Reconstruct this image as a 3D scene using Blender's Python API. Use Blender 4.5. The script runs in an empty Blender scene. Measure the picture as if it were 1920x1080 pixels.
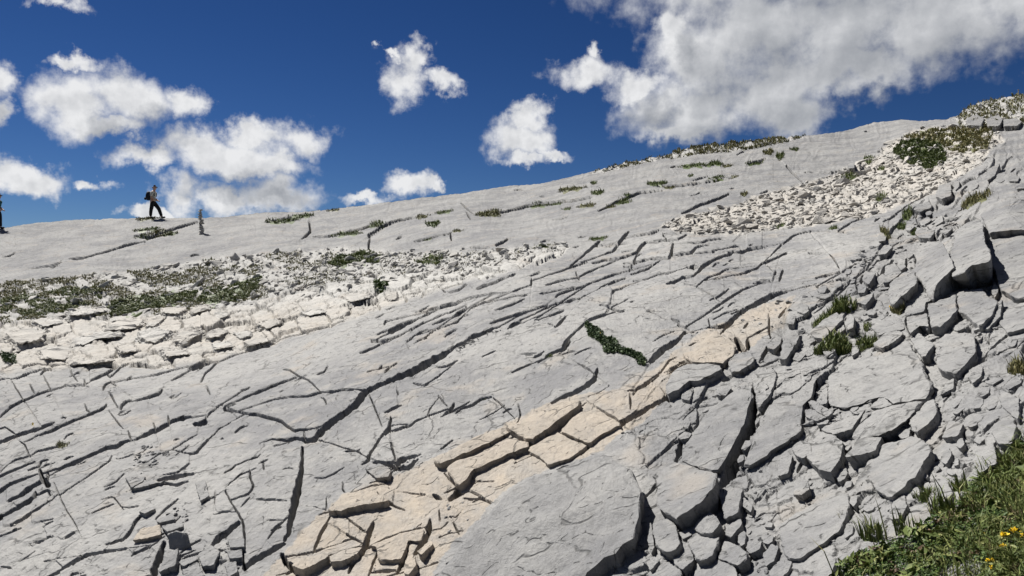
import bpy, bmesh, math, random
import numpy as np
from mathutils import Vector, Matrix, noise as mnoise

random.seed(7); np.random.seed(7)
rng = np.random.default_rng(11)
SC = bpy.context.scene
COL = SC.collection
R_ = math.radians

# ------------------------------------------------------------------ camera
W, H, F, HY = 1920.0, 1080.0, 1493.0, 540.0       # photo size, focal length in its pixels, horizon row
EYE = np.array([0.0, 0.0, 1.65])
cam_d = bpy.data.cameras.new('camera'); cam = bpy.data.objects.new('camera', cam_d); COL.objects.link(cam)
cam.location = EYE; cam.rotation_euler = (R_(90), 0, 0)
cam_d.sensor_width = 36; cam_d.lens = 36 * F / W; cam_d.clip_start = .05; cam_d.clip_end = 3000
SC.camera = cam

# ------------------------------------------------------------------ light and sky
SUN_AZ, SUN_EL = R_(-46), R_(53)                   # azimuth from +Y, clockwise
SKY_STRENGTH = 0.055
sun_dir = Vector((math.sin(SUN_AZ) * math.cos(SUN_EL), math.cos(SUN_AZ) * math.cos(SUN_EL), math.sin(SUN_EL)))
sun_d = bpy.data.lights.new('sun', 'SUN'); sun_d.energy = 5.0; sun_d.angle = R_(.53); sun_d.color = (1, .965, .91)
sun = bpy.data.objects.new('sun', sun_d); COL.objects.link(sun)
sun.rotation_euler = sun_dir.to_track_quat('Z', 'Y').to_euler(); sun.location = (-20, 10, 40)
SC.view_settings.view_transform = 'Standard'; SC.view_settings.look = 'None'
SC.view_settings.exposure = .70; SC.view_settings.gamma = 1; SC.view_settings.use_curve_mapping = False
SC.cycles.max_bounces = 6; SC.cycles.diffuse_bounces = 2; SC.cycles.caustics_reflective = False; SC.cycles.caustics_refractive = False

world = bpy.data.worlds.new('World'); SC.world = world; world.use_nodes = True
NT = world.node_tree; NT.nodes.clear()

def N(nt, typ, **kw):
    n = nt.nodes.new(typ)
    for k, v in kw.items(): setattr(n, k, v)
    return n

def link(nt, a, b): nt.links.new(a, b)

def setin(nt, sock, v):
    if hasattr(v, 'links') or isinstance(v, bpy.types.NodeSocket): nt.links.new(v, sock)
    else: sock.default_value = v

def M(nt, op, a, b=0.0, c=0.0, clamp=False):
    n = nt.nodes.new('ShaderNodeMath'); n.operation = op; n.use_clamp = clamp
    setin(nt, n.inputs[0], a); setin(nt, n.inputs[1], b); setin(nt, n.inputs[2], c)
    return n.outputs[0]

def VM(nt, op, a, b=(0, 0, 0), c=(0, 0, 0)):
    n = nt.nodes.new('ShaderNodeVectorMath'); n.operation = op
    setin(nt, n.inputs[0], a); setin(nt, n.inputs[1], b)
    if op == 'MULTIPLY_ADD': setin(nt, n.inputs[2], c)
    return n.outputs['Value'] if op in ('LENGTH', 'DOT_PRODUCT') else n.outputs['Vector']

def sstep(nt, v, lo, hi):
    n = nt.nodes.new('ShaderNodeMapRange'); n.interpolation_type = 'SMOOTHSTEP'; n.clamp = True
    setin(nt, n.inputs['Value'], v); n.inputs['From Min'].default_value = lo; n.inputs['From Max'].default_value = hi
    return n.outputs['Result']

def mixc(nt, fac, a, b):
    n = nt.nodes.new('ShaderNodeMix'); n.data_type = 'RGBA'
    setin(nt, n.inputs[0], fac); setin(nt, n.inputs[6], a); setin(nt, n.inputs[7], b)
    return n.outputs[2]

def tnoise(nt, vec, scale, detail=4, rough=.55, dist=0.0, color=False, dim='3D'):
    n = nt.nodes.new('ShaderNodeTexNoise'); n.noise_dimensions = dim; n.inputs['Scale'].default_value = scale
    n.inputs['Detail'].default_value = detail; n.inputs['Roughness'].default_value = rough; n.inputs['Distortion'].default_value = dist
    nt.links.new(vec, n.inputs['Vector'])
    return n.outputs['Color'] if color else n.outputs[0]

# cumulus clouds of the day, as direction (azimuth, elevation) on the sky with their angular size
CLOUDS = [  # x, y, rx, ry, weight in the photograph's frame
 (-10,150,48,45,.75),(8,212,42,28,.75),(-60,180,70,80,.8),
 (150,128,62,28,.62),(140,195,72,58,.85),(250,190,78,52,.95),(358,192,50,42,.8),(190,232,84,26,.85),
 (262,292,72,30,.85),(405,288,120,36,1.0),(465,258,58,32,.9),(560,262,58,42,1.0),(480,312,115,30,.9),
 (345,365,56,48,.9),(430,372,60,42,.85),(505,368,95,44,.9),(285,402,50,18,.8),
 (48,338,82,32,.85),(165,342,48,17,.75),(-40,330,60,30,.8),
 (745,145,48,44,1.0),(775,112,32,30,1.0),(828,155,42,24,.95),(720,105,25,15,.7),
 (970,262,58,46,1.0),(985,222,40,28,1.0),(1022,288,58,15,.85),(970,300,44,20,.8),
 (768,352,48,26,.95),(690,380,56,15,.9),(805,355,28,18,.8),
 (1090,138,72,34,.95),(1110,98,24,28,.85),(1195,165,76,46,.85),(1310,105,112,88,.95),(1410,60,148,92,1.0),
 (1300,200,125,62,1.0),(1440,160,125,75,1.0),(1495,212,76,46,1.0),(1262,48,52,56,.85),(1590,50,170,80,1.05),
 (1765,35,150,82,1.05),(1915,0,120,62,1.0),(1560,130,95,48,.9),(1630,122,115,50,.95),(1280,238,100,28,.9),
 (1560,-75,360,100,1.1),(2120,-90,200,80,1.0),
 (105,8,70,24,.62),
]
def px_dir(px, py):
    u, v = (px - 960) / F, (HY - py) / F
    return math.atan2(u, 1.0), math.asin(v / math.sqrt(u * u + v * v + 1))

def N_sep(nt, v, i):
    s = nt.nodes.new('ShaderNodeSeparateXYZ'); nt.links.new(v, s.inputs[0]); return s.outputs[i]

def build_world():
    nt = NT
    sky = N(nt, 'ShaderNodeTexSky', sky_type='NISHITA', sun_disc=False)
    sky.sun_elevation = SUN_EL; sky.sun_rotation = SUN_AZ % (2 * math.pi)
    sky.altitude = 2300; sky.air_density = 1.0; sky.dust_density = .25; sky.ozone_density = 3.0
    tc = N(nt, 'ShaderNodeTexCoord'); d = tc.outputs['Generated']
    x, y, z = (N_sep(nt, d, i) for i in range(3))
    az = M(nt, 'ARCTAN2', x, y); el = M(nt, 'ARCSINE', z)
    cv = N(nt, 'ShaderNodeCombineXYZ'); link(nt, az, cv.inputs[0]); link(nt, el, cv.inputs[1]); v = cv.outputs[0]
    w1 = tnoise(nt, v, 10, 2, .55, color=True, dim='2D')
    w2 = tnoise(nt, v, 36, 4, .62, color=True, dim='2D')
    warp = VM(nt, 'ADD', VM(nt, 'MULTIPLY_ADD', w1, (.05, .04, 0), (-.025, -.02, 0)), VM(nt, 'MULTIPLY_ADD', w2, (.042, .036, 0), (-.021, -.018, 0)))
    vw = VM(nt, 'ADD', v, warp)
    def blobs(vec, lst):
        acc = None
        for (bx, by, rx, ry, wt) in lst:
            a, e = px_dir(bx, by); ia, ie = F / (rx * wt), F / (ry * wt)
            l = VM(nt, 'LENGTH', VM(nt, 'MULTIPLY_ADD', vec, (ia, ie, 0), (-a * ia, -e * ie, 0)))
            acc = l if acc is None else M(nt, 'SMOOTH_MIN', acc, l, .14)
        return M(nt, 'MULTIPLY_ADD', acc, -.85, .80)
    f0 = blobs(vw, CLOUDS)
    big = [c for c in CLOUDS if c[2] * c[3] > 2900]
    f1 = blobs(VM(nt, 'ADD', vw, (-.022, .034, 0)), big)
    # beyond the frame the same kind of cumulus goes on
    far = tnoise(nt, v, 3.2, 3, .5, dim='2D')
    outside = M(nt, 'MAXIMUM', sstep(nt, M(nt, 'ABSOLUTE', az), .64, .85), sstep(nt, el, .42, .6))
    ft = M(nt, 'SUBTRACT', M(nt, 'MULTIPLY', M(nt, 'MULTIPLY_ADD', far, 3.0, -1.9), outside), M(nt, 'SUBTRACT', 1.0, outside))
    f0 = M(nt, 'MAXIMUM', f0, ft)
    det = tnoise(nt, v, 22, 7, .56, dim='2D')
    det2 = tnoise(nt, VM(nt, 'ADD', v, (-.006, .009, 0)), 22, 5, .54, dim='2D')
    f0 = M(nt, 'MULTIPLY', M(nt, 'MULTIPLY_ADD', det, .95, M(nt, 'ADD', f0, -.475)), sstep(nt, el, -.06, .0))
    alpha = M(nt, 'MULTIPLY', sstep(nt, f0, -.22, .50), .98)
    # light falling through the cloud from the sun's side: what lies between a point and the sun dims it
    od = M(nt, 'MULTIPLY_ADD', M(nt, 'MAXIMUM', f1, 0.0), 1.9, M(nt, 'MULTIPLY', M(nt, 'SUBTRACT', det2, det), 1.5))
    od = M(nt, 'MULTIPLY_ADD', M(nt, 'MAXIMUM', f0, 0.0), .25, od)
    lit = M(nt, 'EXPONENT', M(nt, 'MULTIPLY', M(nt, 'MAXIMUM', od, -.1), -.85), clamp=False)
    lo = [c / SKY_STRENGTH for c in (.125, .138, .162)]; hi = [c / SKY_STRENGTH for c in (.515, .518, .525)]
    col = mixc(nt, lit, (*lo, 1), (*hi, 1))
    # deep blue of high, dry air
    gm = N(nt, 'ShaderNodeGamma'); link(nt, sky.outputs[0], gm.inputs[0]); gm.inputs[1].default_value = 1.4
    hs = N(nt, 'ShaderNodeHueSaturation'); hs.inputs['Saturation'].default_value = 1.1; hs.inputs['Value'].default_value = .195
    link(nt, gm.outputs[0], hs.inputs['Color'])
    blue = VM(nt, 'MULTIPLY', hs.outputs[0], (.92, .97, 1.15))
    mx = mixc(nt, alpha, blue, col)
    bg = N(nt, 'ShaderNodeBackground'); bg.inputs['Strength'].default_value = SKY_STRENGTH
    link(nt, mx, bg.inputs['Color'])
    out = N(nt, 'ShaderNodeOutputWorld'); link(nt, bg.outputs[0], out.inputs['Surface'])
    world.cycles.sampling_method = 'NONE'
build_world()

# ------------------------------------------------------------------ shape of the slope
# surveyed points of the hillside: (column, row) in the photograph and distance along the view axis in metres
CTRL = [(0,1080,6.0),(0,900,8.0),(0,800,9.6),(0,700,12.2),(0,640,15.2),(0,560,24),(0,500,31),(0,432,39),
 (300,410,42),(300,540,25),(300,640,14.6),(300,760,9.6),(300,900,7.1),(300,1080,5.3),
 (640,388,43),(640,450,31),(640,520,19.5),(640,600,12.7),(640,700,9.3),(640,900,6.4),(640,1080,4.9),
 (960,348,44),(960,420,27),(960,470,16.5),(960,540,11.4),(960,640,8.8),(960,750,7.2),(960,900,5.6),(960,1080,4.4),
 (1280,278,47),(1280,350,29),(1280,430,16),(1280,500,11.2),(1280,600,8.3),(1280,750,6.0),(1280,900,4.8),(1280,1080,3.75),
 (1600,240,50),(1600,310,30),(1600,400,15.5),(1600,480,9.8),(1600,600,6.9),(1600,750,5.0),(1600,900,3.9),(1600,1080,3.0),
 (1900,182,50),(1900,270,23),(1900,350,12.5),(1900,430,8.6),(1900,520,6.6),(1900,650,4.9),(1900,800,3.5),(1900,1080,2.3),
 (-600,1080,8),(-600,800,13),(-600,600,24),(-600,470,38),(2500,1080,1.7),(2500,700,3.6),(2500,400,7),(2500,200,16),(2500,60,40),
 (0,1500,3.8),(960,1500,3.0),(1900,1500,1.7)]
CT = np.array(CTRL, float)
def _tps():
    x, y, v = CT[:, 0] / 1000, CT[:, 1] / 1000, np.log(CT[:, 2])
    n = len(x); r2 = (x[:, None] - x) ** 2 + (y[:, None] - y) ** 2
    K = np.where(r2 > 0, r2 * np.log(r2 + 1e-20) * .5, 0) + np.eye(n) * 4e-4
    P = np.stack([np.ones(n), x, y], 1)
    A = np.block([[K, P], [P.T, np.zeros((3, 3))]])
    return np.linalg.solve(A, np.concatenate([v, np.zeros(3)]))
TW = _tps()
def depth(px, py):
    px = np.asarray(px, float) / 1000; py = np.asarray(py, float) / 1000
    out = TW[-3] + TW[-2] * px + TW[-1] * py
    for i in range(len(CT)):
        r2 = (px - CT[i, 0] / 1000) ** 2 + (py - CT[i, 1] / 1000) ** 2
        out = out + TW[i] * r2 * np.log(r2 + 1e-20) * .5
    return np.exp(out)
def base(px, py):
    d = depth(px, py)
    return np.stack([(np.asarray(px) - 960) / F * d, d, (HY - np.asarray(py)) / F * d + EYE[2]], -1), d
def base_n(px, py):
    e = 6.0
    a = base(px + e, py)[0] - base(px - e, py)[0]; b = base(px, py - e)[0] - base(px, py + e)[0]
    n = np.cross(a, b); return n / np.linalg.norm(n, axis=-1, keepdims=True)
def place(px, py, h=0.0):
    """point h (photo pixels at its distance) above the slope that is seen at (px, py)"""
    px = np.atleast_1d(np.asarray(px, float)); py = np.atleast_1d(np.asarray(py, float)); h = np.broadcast_to(np.asarray(h, float), px.shape)
    qx, qy = px.copy(), py + h * .9
    for _ in range(5):
        p, d = base(qx, qy); n = base_n(qx, qy)
        w = p + n * (h * d / F)[:, None]
        u = w[:, 0] / w[:, 1] * F + 960; v = HY - (w[:, 2] - EYE[2]) / w[:, 1] * F
        qx += px - u; qy += py - v
    p, d = base(qx, qy); n = base_n(qx, qy)
    return p + n * (h * d / F)[:, None], n, d / F, p

SKY_PTS = [(-700,470),(-300,455),(0,429),(60,420),(120,413),(200,410),(300,409),(380,410),(430,407),(480,401),(560,397),(640,389),(720,380),(800,369),(880,359),(940,351),
 (1010,345),(1060,334),(1110,322),(1140,312),(1180,303),(1240,294),(1270,284),(1340,272),(1420,264),(1500,256),(1560,249),(1600,240),(1640,229),(1690,224),(1730,226),(1770,224),
 (1798,215),(1815,200),(1840,191),(1880,184),(1920,178),(2000,165),(2200,130),(2700,60)]
_sx, _sy = np.array(SKY_PTS, float).T
def skyline(px):
    px = np.asarray(px, float); z = px * 0
    return np.interp(px, _sx, _sy) + 1.3 * fbm(px / 46, z, 3, 201) + 1.1 * np.abs(gnoise(px / 13, z, 203)) + .5 * gnoise(px / 5, z, 204)

# ------------------------------------------------------------------ numpy helpers
def _hash(ix, iy, seed):
    h = (ix.astype(np.int64) * 374761393 + iy.astype(np.int64) * 668265263 + seed * 974634197) & 0xffffffff
    h = ((h ^ (h >> 13)) * 1274126177) & 0xffffffff
    return (h ^ (h >> 16)) & 0xffffffff
def rnd(ix, iy, seed): return _hash(ix, iy, seed) / 4294967295.0
def gnoise(x, y, seed=0):
    x0 = np.floor(x); y0 = np.floor(y); fx, fy = x - x0, y - y0
    ix, iy = x0.astype(np.int64), y0.astype(np.int64)
    def g(dx, dy):
        a = rnd(ix + dx, iy + dy, seed) * 2 * np.pi
        return np.cos(a) * (fx - dx) + np.sin(a) * (fy - dy)
    u = fx * fx * fx * (fx * (fx * 6 - 15) + 10); w = fy * fy * fy * (fy * (fy * 6 - 15) + 10)
    return ((g(0, 0) * (1 - u) + g(1, 0) * u) * (1 - w) + (g(0, 1) * (1 - u) + g(1, 1) * u) * w) * 1.5
def fbm(x, y, octs=4, seed=0, rough=.5):
    a, s, t = 1.0, 0, 0
    for o in range(octs):
        s = s + a * gnoise(x * 2 ** o, y * 2 ** o, seed + o * 17); t += a; a *= rough
    return s / t
def inpoly(px, py, poly):
    r = np.zeros(px.shape, bool); n = len(poly)
    for i in range(n):
        (x1, y1), (x2, y2) = poly[i], poly[(i + 1) % n]
        if y1 == y2: continue
        c = (y1 > py) != (y2 > py)
        r ^= c & (px < (x2 - x1) * (py - y1) / (y2 - y1) + x1)
    return r
def segdist(px, py, poly):
    d = np.full(px.shape, 1e9); n = len(poly)
    for i in range(n):
        (x1, y1), (x2, y2) = poly[i], poly[(i + 1) % n]
        dx, dy = x2 - x1, y2 - y1
        t = np.clip(((px - x1) * dx + (py - y1) * dy) / (dx * dx + dy * dy + 1e-9), 0, 1)
        d = np.minimum(d, np.hypot(px - x1 - t * dx, py - y1 - t * dy))
    return d
def softpoly(px, py, poly, soft, warp=0, seed=5, wscale=40):
    if warp:
        px, py = px + warp * fbm(px / wscale, py / wscale, 3, seed), py + warp * .6 * fbm(px / wscale, py / wscale, 3, seed + 50)
    x = np.array(poly, float); lo, hi = x.min(0) - 3 * soft - 5, x.max(0) + 3 * soft + 5
    out = np.zeros(px.shape); m = (px > lo[0]) & (px < hi[0]) & (py > lo[1]) & (py < hi[1])
    if not m.any(): return out
    d = segdist(px[m], py[m], poly); d = np.where(inpoly(px[m], py[m], poly), d, -d)
    t = np.clip(d / (2 * soft) + .5, 0, 1); out[m] = t * t * (3 - 2 * t)
    return out
def smooth01(t): t = np.clip(t, 0, 1); return t * t * (3 - 2 * t)

# ------------------------------------------------------------------ zones of the hillside (photo frame)
Z_KARREN = [(-700,640),(0,598),(150,590),(210,585),(330,582),(470,570),(520,545),(640,520),(700,512),(830,500),(900,485),(985,478),(1062,462),(1060,475),(980,500),(900,528),(830,545),(740,575),(645,603),(525,640),(420,668),(330,688),(170,690),(0,700),(-700,760)]
Z_GRASSY = [(-700,560),(0,526),(110,522),(220,510),(340,492),(460,478),(560,470),(640,462),(760,470),(860,470),(960,466),(1060,452),(1064,464),(980,480),(860,505),(700,515),(620,530),(520,548),(470,572),(330,584),(200,590),(0,602),(-700,650)]
Z_SCREE = [(1240,425),(1290,400),(1370,385),(1480,350),(1570,325),(1640,290),(1670,262),(1730,240),(1800,238),(1870,245),(1880,262),(1850,290),(1830,315),(1790,340),(1740,365),(1660,395),(1560,420),(1480,428),(1380,438),(1300,440)]
Z_TOPR = [(1790,222),(1815,198),(1880,182),(1960,165),(2300,100),(2300,230),(1960,240),(1900,232),(1850,240),(1800,238)]
Z_RIDGE2 = [(1240,299),(1275,280),(1340,268),(1420,260),(1510,254),(1470,268),(1400,282),(1320,290),(1260,300)]
Z_RIDGE3 = [(1105,326),(1140,309),(1180,300),(1245,292),(1230,303),(1180,312),(1130,324)]
Z_BEIGE = [(480,1085),(530,1040),(560,1000),(600,965),(640,930),(700,905),(760,880),(800,862),(850,840),(950,795),(1000,770),(1080,738),(1140,735),(1195,715),(1230,690),(1262,660),(1330,615),(1390,590),(1450,562),(1490,555),(1488,575),(1470,605),(1440,625),(1400,650),(1370,680),(1340,684),(1275,690),(1252,715),(1250,745),(1205,790),(1170,812),(1130,845),(1095,862),(1030,880),(970,905),(920,945),(890,985),(850,1020),(820,1060),(800,1100),(480,1100)]
Z_BLOCKS = [(1180,770),(1262,690),(1370,684),(1440,640),(1500,560),(1560,530),(1600,480),(1640,455),(1700,400),(1760,365),(1830,320),(1900,262),(2300,120),(2300,1300),(1100,1300),(1180,1080),(1210,900)]

# ------------------------------------------------------------------ joints and clefts in the rock: (width, [points]) in the photo frame
# a point may carry its own width; negative first number = shallow vein
CRACKS = [
 (6,[(0,782),(21,765),(45,754),(67,744),(96,734)]),(3,[(23,717),(31,732),(45,753)]),(2,[(56,721),(65,740)]),(3,[(82,707),(96,734)]),
 (4,[(42,695),(71,687),(92,687),(123,687)]),(5,[(0,715),(27,711),(48,705),(71,698)]),(5,[(77,705),(83,697),(96,694)]),(2.5,[(132,692),(134,701),(146,717)]),
 (6,[(159,711),(160,722)]),(6,[(165,718),(179,711),(200,702),(215,692),(221,688)]),(4,[(200,700),(205,708),(217,700),(227,690),(250,683)]),
 (5,[(194,731),(196,723),(208,717),(216,723)]),(3,[(119,725),(135,724),(150,722),(167,726)]),(4,[(203,735),(210,744),(221,766)]),
 (7,[(-40,842),(0,830),(31,819),(69,808),(102,795)]),(6,[(75,816),(96,810),(110,803),(135,790),(167,778),(198,765),(200,759)]),
 (2,[(9,801),(29,815)]),(3,[(37,828),(47,834),(56,856)]),(2,[(44,830),(69,819)]),(2.5,[(56,856),(69,848),(102,840),(125,832)]),
 (5,[(19,869),(25,864),(56,855)]),(7,[(90,884),(117,876),(146,865),(167,856),(200,841),(219,839),(229,832),(249,826)]),
 (2.5,[(204,770),(219,790),(231,805)]),(2,[(240,807),(246,825)]),(6,[(227,767),(231,759),(243,752)]),(4.5,[(243,753),(258,751),(279,744),(298,737),(304,730)]),
 (10,[(256,824,6),(275,815),(292,807),(313,796),(325,789),(342,784),(358,782,5)]),(4,[(288,792),(292,806)]),(5,[(315,778),(317,793)]),
 (10,[(366,795,9),(385,790,9)]),(4,[(385,784),(396,771),(404,766)]),(4,[(269,707),(296,702),(319,695),(342,690)]),(3,[(321,712),(333,707),(354,695)]),
 (12,[(357,692),(375,685),(397,680)]),(3,[(352,690),(393,674)]),(6,[(377,715),(385,700),(398,690),(406,682),(419,675)]),
 (4,[(419,675),(454,661),(480,651),(525,633),(565,626),(610,615),(645,602)]),(3,[(387,723),(394,740)]),
 (3,[(323,843),(371,813)]),(4.5,[(323,844),(352,851),(367,850),(396,817),(410,802),(437,788)]),
 (5,[(-30,905),(0,894),(31,880),(65,866)]),(5,[(52,882),(73,875),(77,865),(90,861)]),(7,[(-30,938),(0,919),(19,907),(60,893)]),(9,[(15,938,4),(42,926),(56,914),(77,904)]),
 (11,[(75,880,6),(80,897),(87,908,12)]),(7,[(90,884),(88,905)]),(10,[(-30,985),(0,968),(25,955),(52,940),(65,930),(66,921)]),(8,[(67,928),(90,917),(92,926)]),
 (6,[(19,984),(42,972),(58,961),(73,951),(81,945)]),(4,[(-20,1012),(0,1003),(38,988)]),(3,[(149,902),(177,884),(206,865),(210,855)]),
 (-2,[(100,903),(113,934),(125,957),(140,980),(154,1011)]),(7,[(80,1085,9),(90,1080),(125,1063),(146,1049),(163,1039),(217,1032,3)]),
 (8,[(198,1020,3),(208,1020),(233,1011),(244,997),(254,978),(263,968,8)]),(4,[(246,1042),(277,1029),(296,1015),(308,1005)]),
 (15,[(309,1020,10),(300,1042),(290,1063),(287,1085,15)]),(9,[(296,900),(333,893),(362,888)]),(7,[(260,916),(285,911),(308,905),(333,908),(352,901)]),
 (3,[(229,950),(246,950),(260,947)]),(7,[(292,972),(312,953),(333,935)]),(2.5,[(190,935),(212,930),(232,955)]),(3,[(0,1060),(20,1062)]),(3,[(80,1050),(97,1048)]),
 # fracture running down to the bottom and the broken blocks beside it
 (16,[(567,838,5),(567,863,6),(566,880,8),(561,907,14),(556,932,17),(552,955,16),(546,975,14),(541,1000,10),(534,1012,6)]),(7,[(533,976),(517,990),(504,1009)]),
 (3,[(481,937),(504,938),(537,940)]),(2,[(498,976),(533,975)]),(4.5,[(469,882),(470,897),(476,911),(469,926),(452,932)]),(2,[(469,932),(452,951)]),
 (8,[(423,922,3),(437,949,5),(448,965),(456,980),(459,1005),(458,1022),(456,1042),(458,1066,9)]),(11,[(398,1024,6),(410,1011),(427,999),(448,982,6)]),
 (2,[(400,965),(419,961),(446,961)]),(3,[(404,920),(403,945)]),(10,[(459,1064,9),(479,1049),(500,1038),(517,1028),(534,1018,5)]),
 (4,[(612,932),(612,957)]),(3,[(575,949),(590,950),(612,957)]),(5,[(643,905),(643,920),(647,924)]),(2.5,[(590,895),(608,896),(629,887),(646,876)]),
 (7,[(679,872),(692,863),(696,853)]),(8,[(700,868,4),(731,874),(742,878),(767,876),(783,859)]),(4,[(421,888),(435,880),(441,875)]),(2.5,[(494,868),(495,882)]),
 (4,[(466,863),(480,857)]),(3,[(486,870),(502,862)]),
 # beige bed
 (8,[(621,958,4),(635,963),(650,955),(667,949),(696,945),(731,944,5)]),(5,[(710,933),(725,940),(742,949),(758,954)]),(7,[(625,961),(615,980),(602,999),(592,1022),(587,1035)]),
 (6,[(635,963),(660,980),(687,999)]),(11,[(700,980,5),(692,1001),(687,1022,14),(679,1036,12),(667,1047),(654,1072)]),(7,[(650,1003),(679,1018)]),
 (5,[(692,1024),(723,1009),(754,999),(796,988)]),(5,[(535,1042),(567,1038),(594,1032),(612,1026)]),
 (15,[(530,1038,8),(538,1056,14),(556,1070,16),(574,1066,16),(587,1059),(615,1048),(650,1034,8),(681,1028,8)]),(6,[(712,1022),(708,1038),(700,1055),(690,1084)]),
 (9,[(767,1012,3),(762,1036),(754,1059),(745,1074)]),(13,[(798,990,6),(805,1000,12),(796,1017),(779,1038,8)]),(10,[(806,972),(806,1000)]),(6,[(696,1074),(742,1070)]),(4,[(771,1070),(798,1061),(821,1055)]),
 (3,[(708,923),(712,934)]),(3,[(754,919),(798,926)]),
 (14,[(846,938,8),(858,922,14),(866,908),(873,895),(885,884),(910,873),(945,857),(979,842),(994,837),(1025,814),(1050,796),(1071,778),(1087,760,12)]),
 (4,[(992,832),(967,813),(950,803)]),(5,[(842,864),(883,846),(925,828),(956,815)]),(4.5,[(879,864),(904,852),(935,836)]),
 (9,[(1060,868,8),(1078,858),(1095,850),(1108,836),(1133,813),(1162,798),(1200,776),(1217,765),(1247,752,5)]),(4.5,[(1048,811),(1077,825),(1100,834)]),(4.5,[(1118,765),(1154,786),(1167,798)]),
 (2,[(1000,842),(1025,857)]),(6,[(831,886),(844,900),(856,913)]),(11,[(843,935),(868,924)]),(9,[(812,928),(827,936)]),(8,[(871,935),(904,937),(921,946)]),(2,[(879,920),(904,932)]),
 (6,[(844,970),(856,972),(864,963)]),(6,[(850,980),(862,1005)]),(5,[(823,955),(825,978)]),(4,[(1202,723),(1242,696),(1256,675),(1269,671)]),
 (5,[(1351,626),(1362,612)]),(6,[(1395,613),(1403,605)]),(4,[(1426,620),(1445,611)]),(6,[(1461,595),(1476,578)]),(2,[(1304,656),(1306,678)]),(3,[(1350,656),(1354,680)]),(3,[(1367,632),(1382,645)]),
 (4,[(1188,741),(1196,726),(1212,718)]),(2,[(1182,738),(1183,770)]),
 # pavement: the long cleft and its branches
 (14,[(574,828,8),(588,824,10),(603,808,12),(625,790,13),(650,773,13),(669,757,14),(683,738,16),(696,731,12),(725,717,11),(742,709,12),(767,698,14),(800,682,17),(821,671,16),(842,661,11),(852,654,5)]),
 (8,[(487,831,2),(512,823,5),(533,825,9),(554,821,7),(573,824,9),(590,826,9)]),(5,[(821,687),(837,686),(858,678)]),(5,[(775,716,2),(796,721,3),(800,718),(821,705),(837,693)]),
 (5,[(854,773),(869,763),(887,759),(902,748),(921,744)]),(3.5,[(925,746),(942,761),(965,785)]),(8,[(835,774),(848,765),(851,756)]),(4,[(821,740),(838,760)]),
 (2.5,[(800,780),(806,765),(823,743)]),(4,[(737,807),(771,796),(779,788),(798,781)]),(3,[(737,798),(754,795),(769,796)]),(3,[(1083,683),(1106,696),(1117,705)]),
 (8,[(1121,694,4),(1115,713,10),(1096,727),(1077,738),(1058,746),(1035,757,4)]),(6,[(1069,640),(1066,648),(1058,655),(1033,666),(1010,682,2)]),(1.5,[(975,665),(1006,665)]),
 (6,[(445,752),(483,736),(517,721),(556,707)]),(4,[(531,692),(544,694),(560,705),(579,713),(587,721),(602,736)]),(3.5,[(473,762,1),(517,747),(546,743),(577,743),(604,736),(625,735,5),(640,731),(673,731),(690,731,8)]),
 (5,[(421,766,8),(437,770),(460,776),(483,777),(504,783),(527,788),(535,796),(552,806),(573,805),(602,800)]),(2.5,[(570,807),(571,821)]),(3.5,[(692,740),(702,763),(717,800)]),
 (10,[(733,782,3),(731,805,9),(717,819),(704,838),(692,855),(692,864)]),(5.5,[(598,824),(619,829),(642,838),(669,846),(690,858)]),(5.5,[(733,830),(742,864)]),
 (13,[(746,870,13),(755,862,14),(770,857,10),(788,849,2)]),(6,[(675,661),(687,657),(712,646)]),(4,[(687,696),(704,692)]),(6,[(712,690),(716,684)]),(4.5,[(722,698),(726,692),(744,679)]),(5,[(696,641),(729,640)]),(4,[(745,731),(746,740)]),
 (4,[(775,716),(796,721)]),(3,[(1000,682),(960,700)]),
 # pavement: upper rows of treads
 (6,[(697,638),(717,640),(740,631)]),(10,[(734,622,11),(751,613),(774,603,5)]),(4,[(707,627),(728,620)]),(5,[(721,609),(724,604),(742,600)]),(3,[(705,597),(720,590)]),(3,[(726,582),(742,577)]),
 (4,[(749,629),(763,622)]),(4.5,[(770,622),(780,614),(795,605)]),(3,[(780,588),(805,575)]),(5,[(791,596),(817,583)]),(8,[(824,578),(838,574),(865,566,5)]),(4.5,[(811,600),(832,590)]),(5.5,[(812,610),(842,597)]),
 (4.5,[(840,588),(857,580)]),(9,[(847,598),(861,588),(875,580)]),(6,[(836,613),(857,607),(867,595),(878,593)]),(5,[(833,631),(857,621)]),(5,[(874,569),(874,579)]),(6,[(882,581),(888,576),(909,569),(934,563)]),
 (5,[(842,549),(859,545),(874,536)]),(3,[(865,563),(880,558),(924,551),(942,549)]),(5.5,[(895,542),(911,536),(926,531),(949,520)]),(4.5,[(865,530),(876,526)]),(5.5,[(920,608),(945,598),(972,589),(1004,579)]),
 (4.5,[(929,583),(955,574),(984,560)]),(4.5,[(960,547),(972,542),(988,536)]),(6,[(997,521),(996,535)]),(9,[(953,617),(963,609),(976,603)]),(4.5,[(978,555),(990,552)]),(3.5,[(995,516),(1013,509)]),(7,[(958,517),(966,512)]),
 (5,[(913,522),(928,511)]),(5,[(934,526),(948,520)]),(5,[(995,599),(1017,590)]),(5.5,[(1017,580),(1034,572)]),(6,[(1042,572),(1051,566)]),(4.5,[(1024,534),(1047,526),(1075,520)]),(4.5,[(1013,551),(1022,549)]),
 (5.5,[(1043,555),(1047,551),(1063,545),(1080,540),(1102,532)]),(6,[(1032,591),(1057,581)]),(7,[(1061,565),(1080,560)]),(9,[(1042,615),(1051,607),(1061,595)]),(4,[(1026,607),(1040,612)]),
 (9,[(849,653),(874,645),(888,634),(901,630),(913,626),(932,615)]),(8,[(1055,656),(1066,637)]),(4.5,[(1057,504),(1080,496),(1103,489)]),
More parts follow.
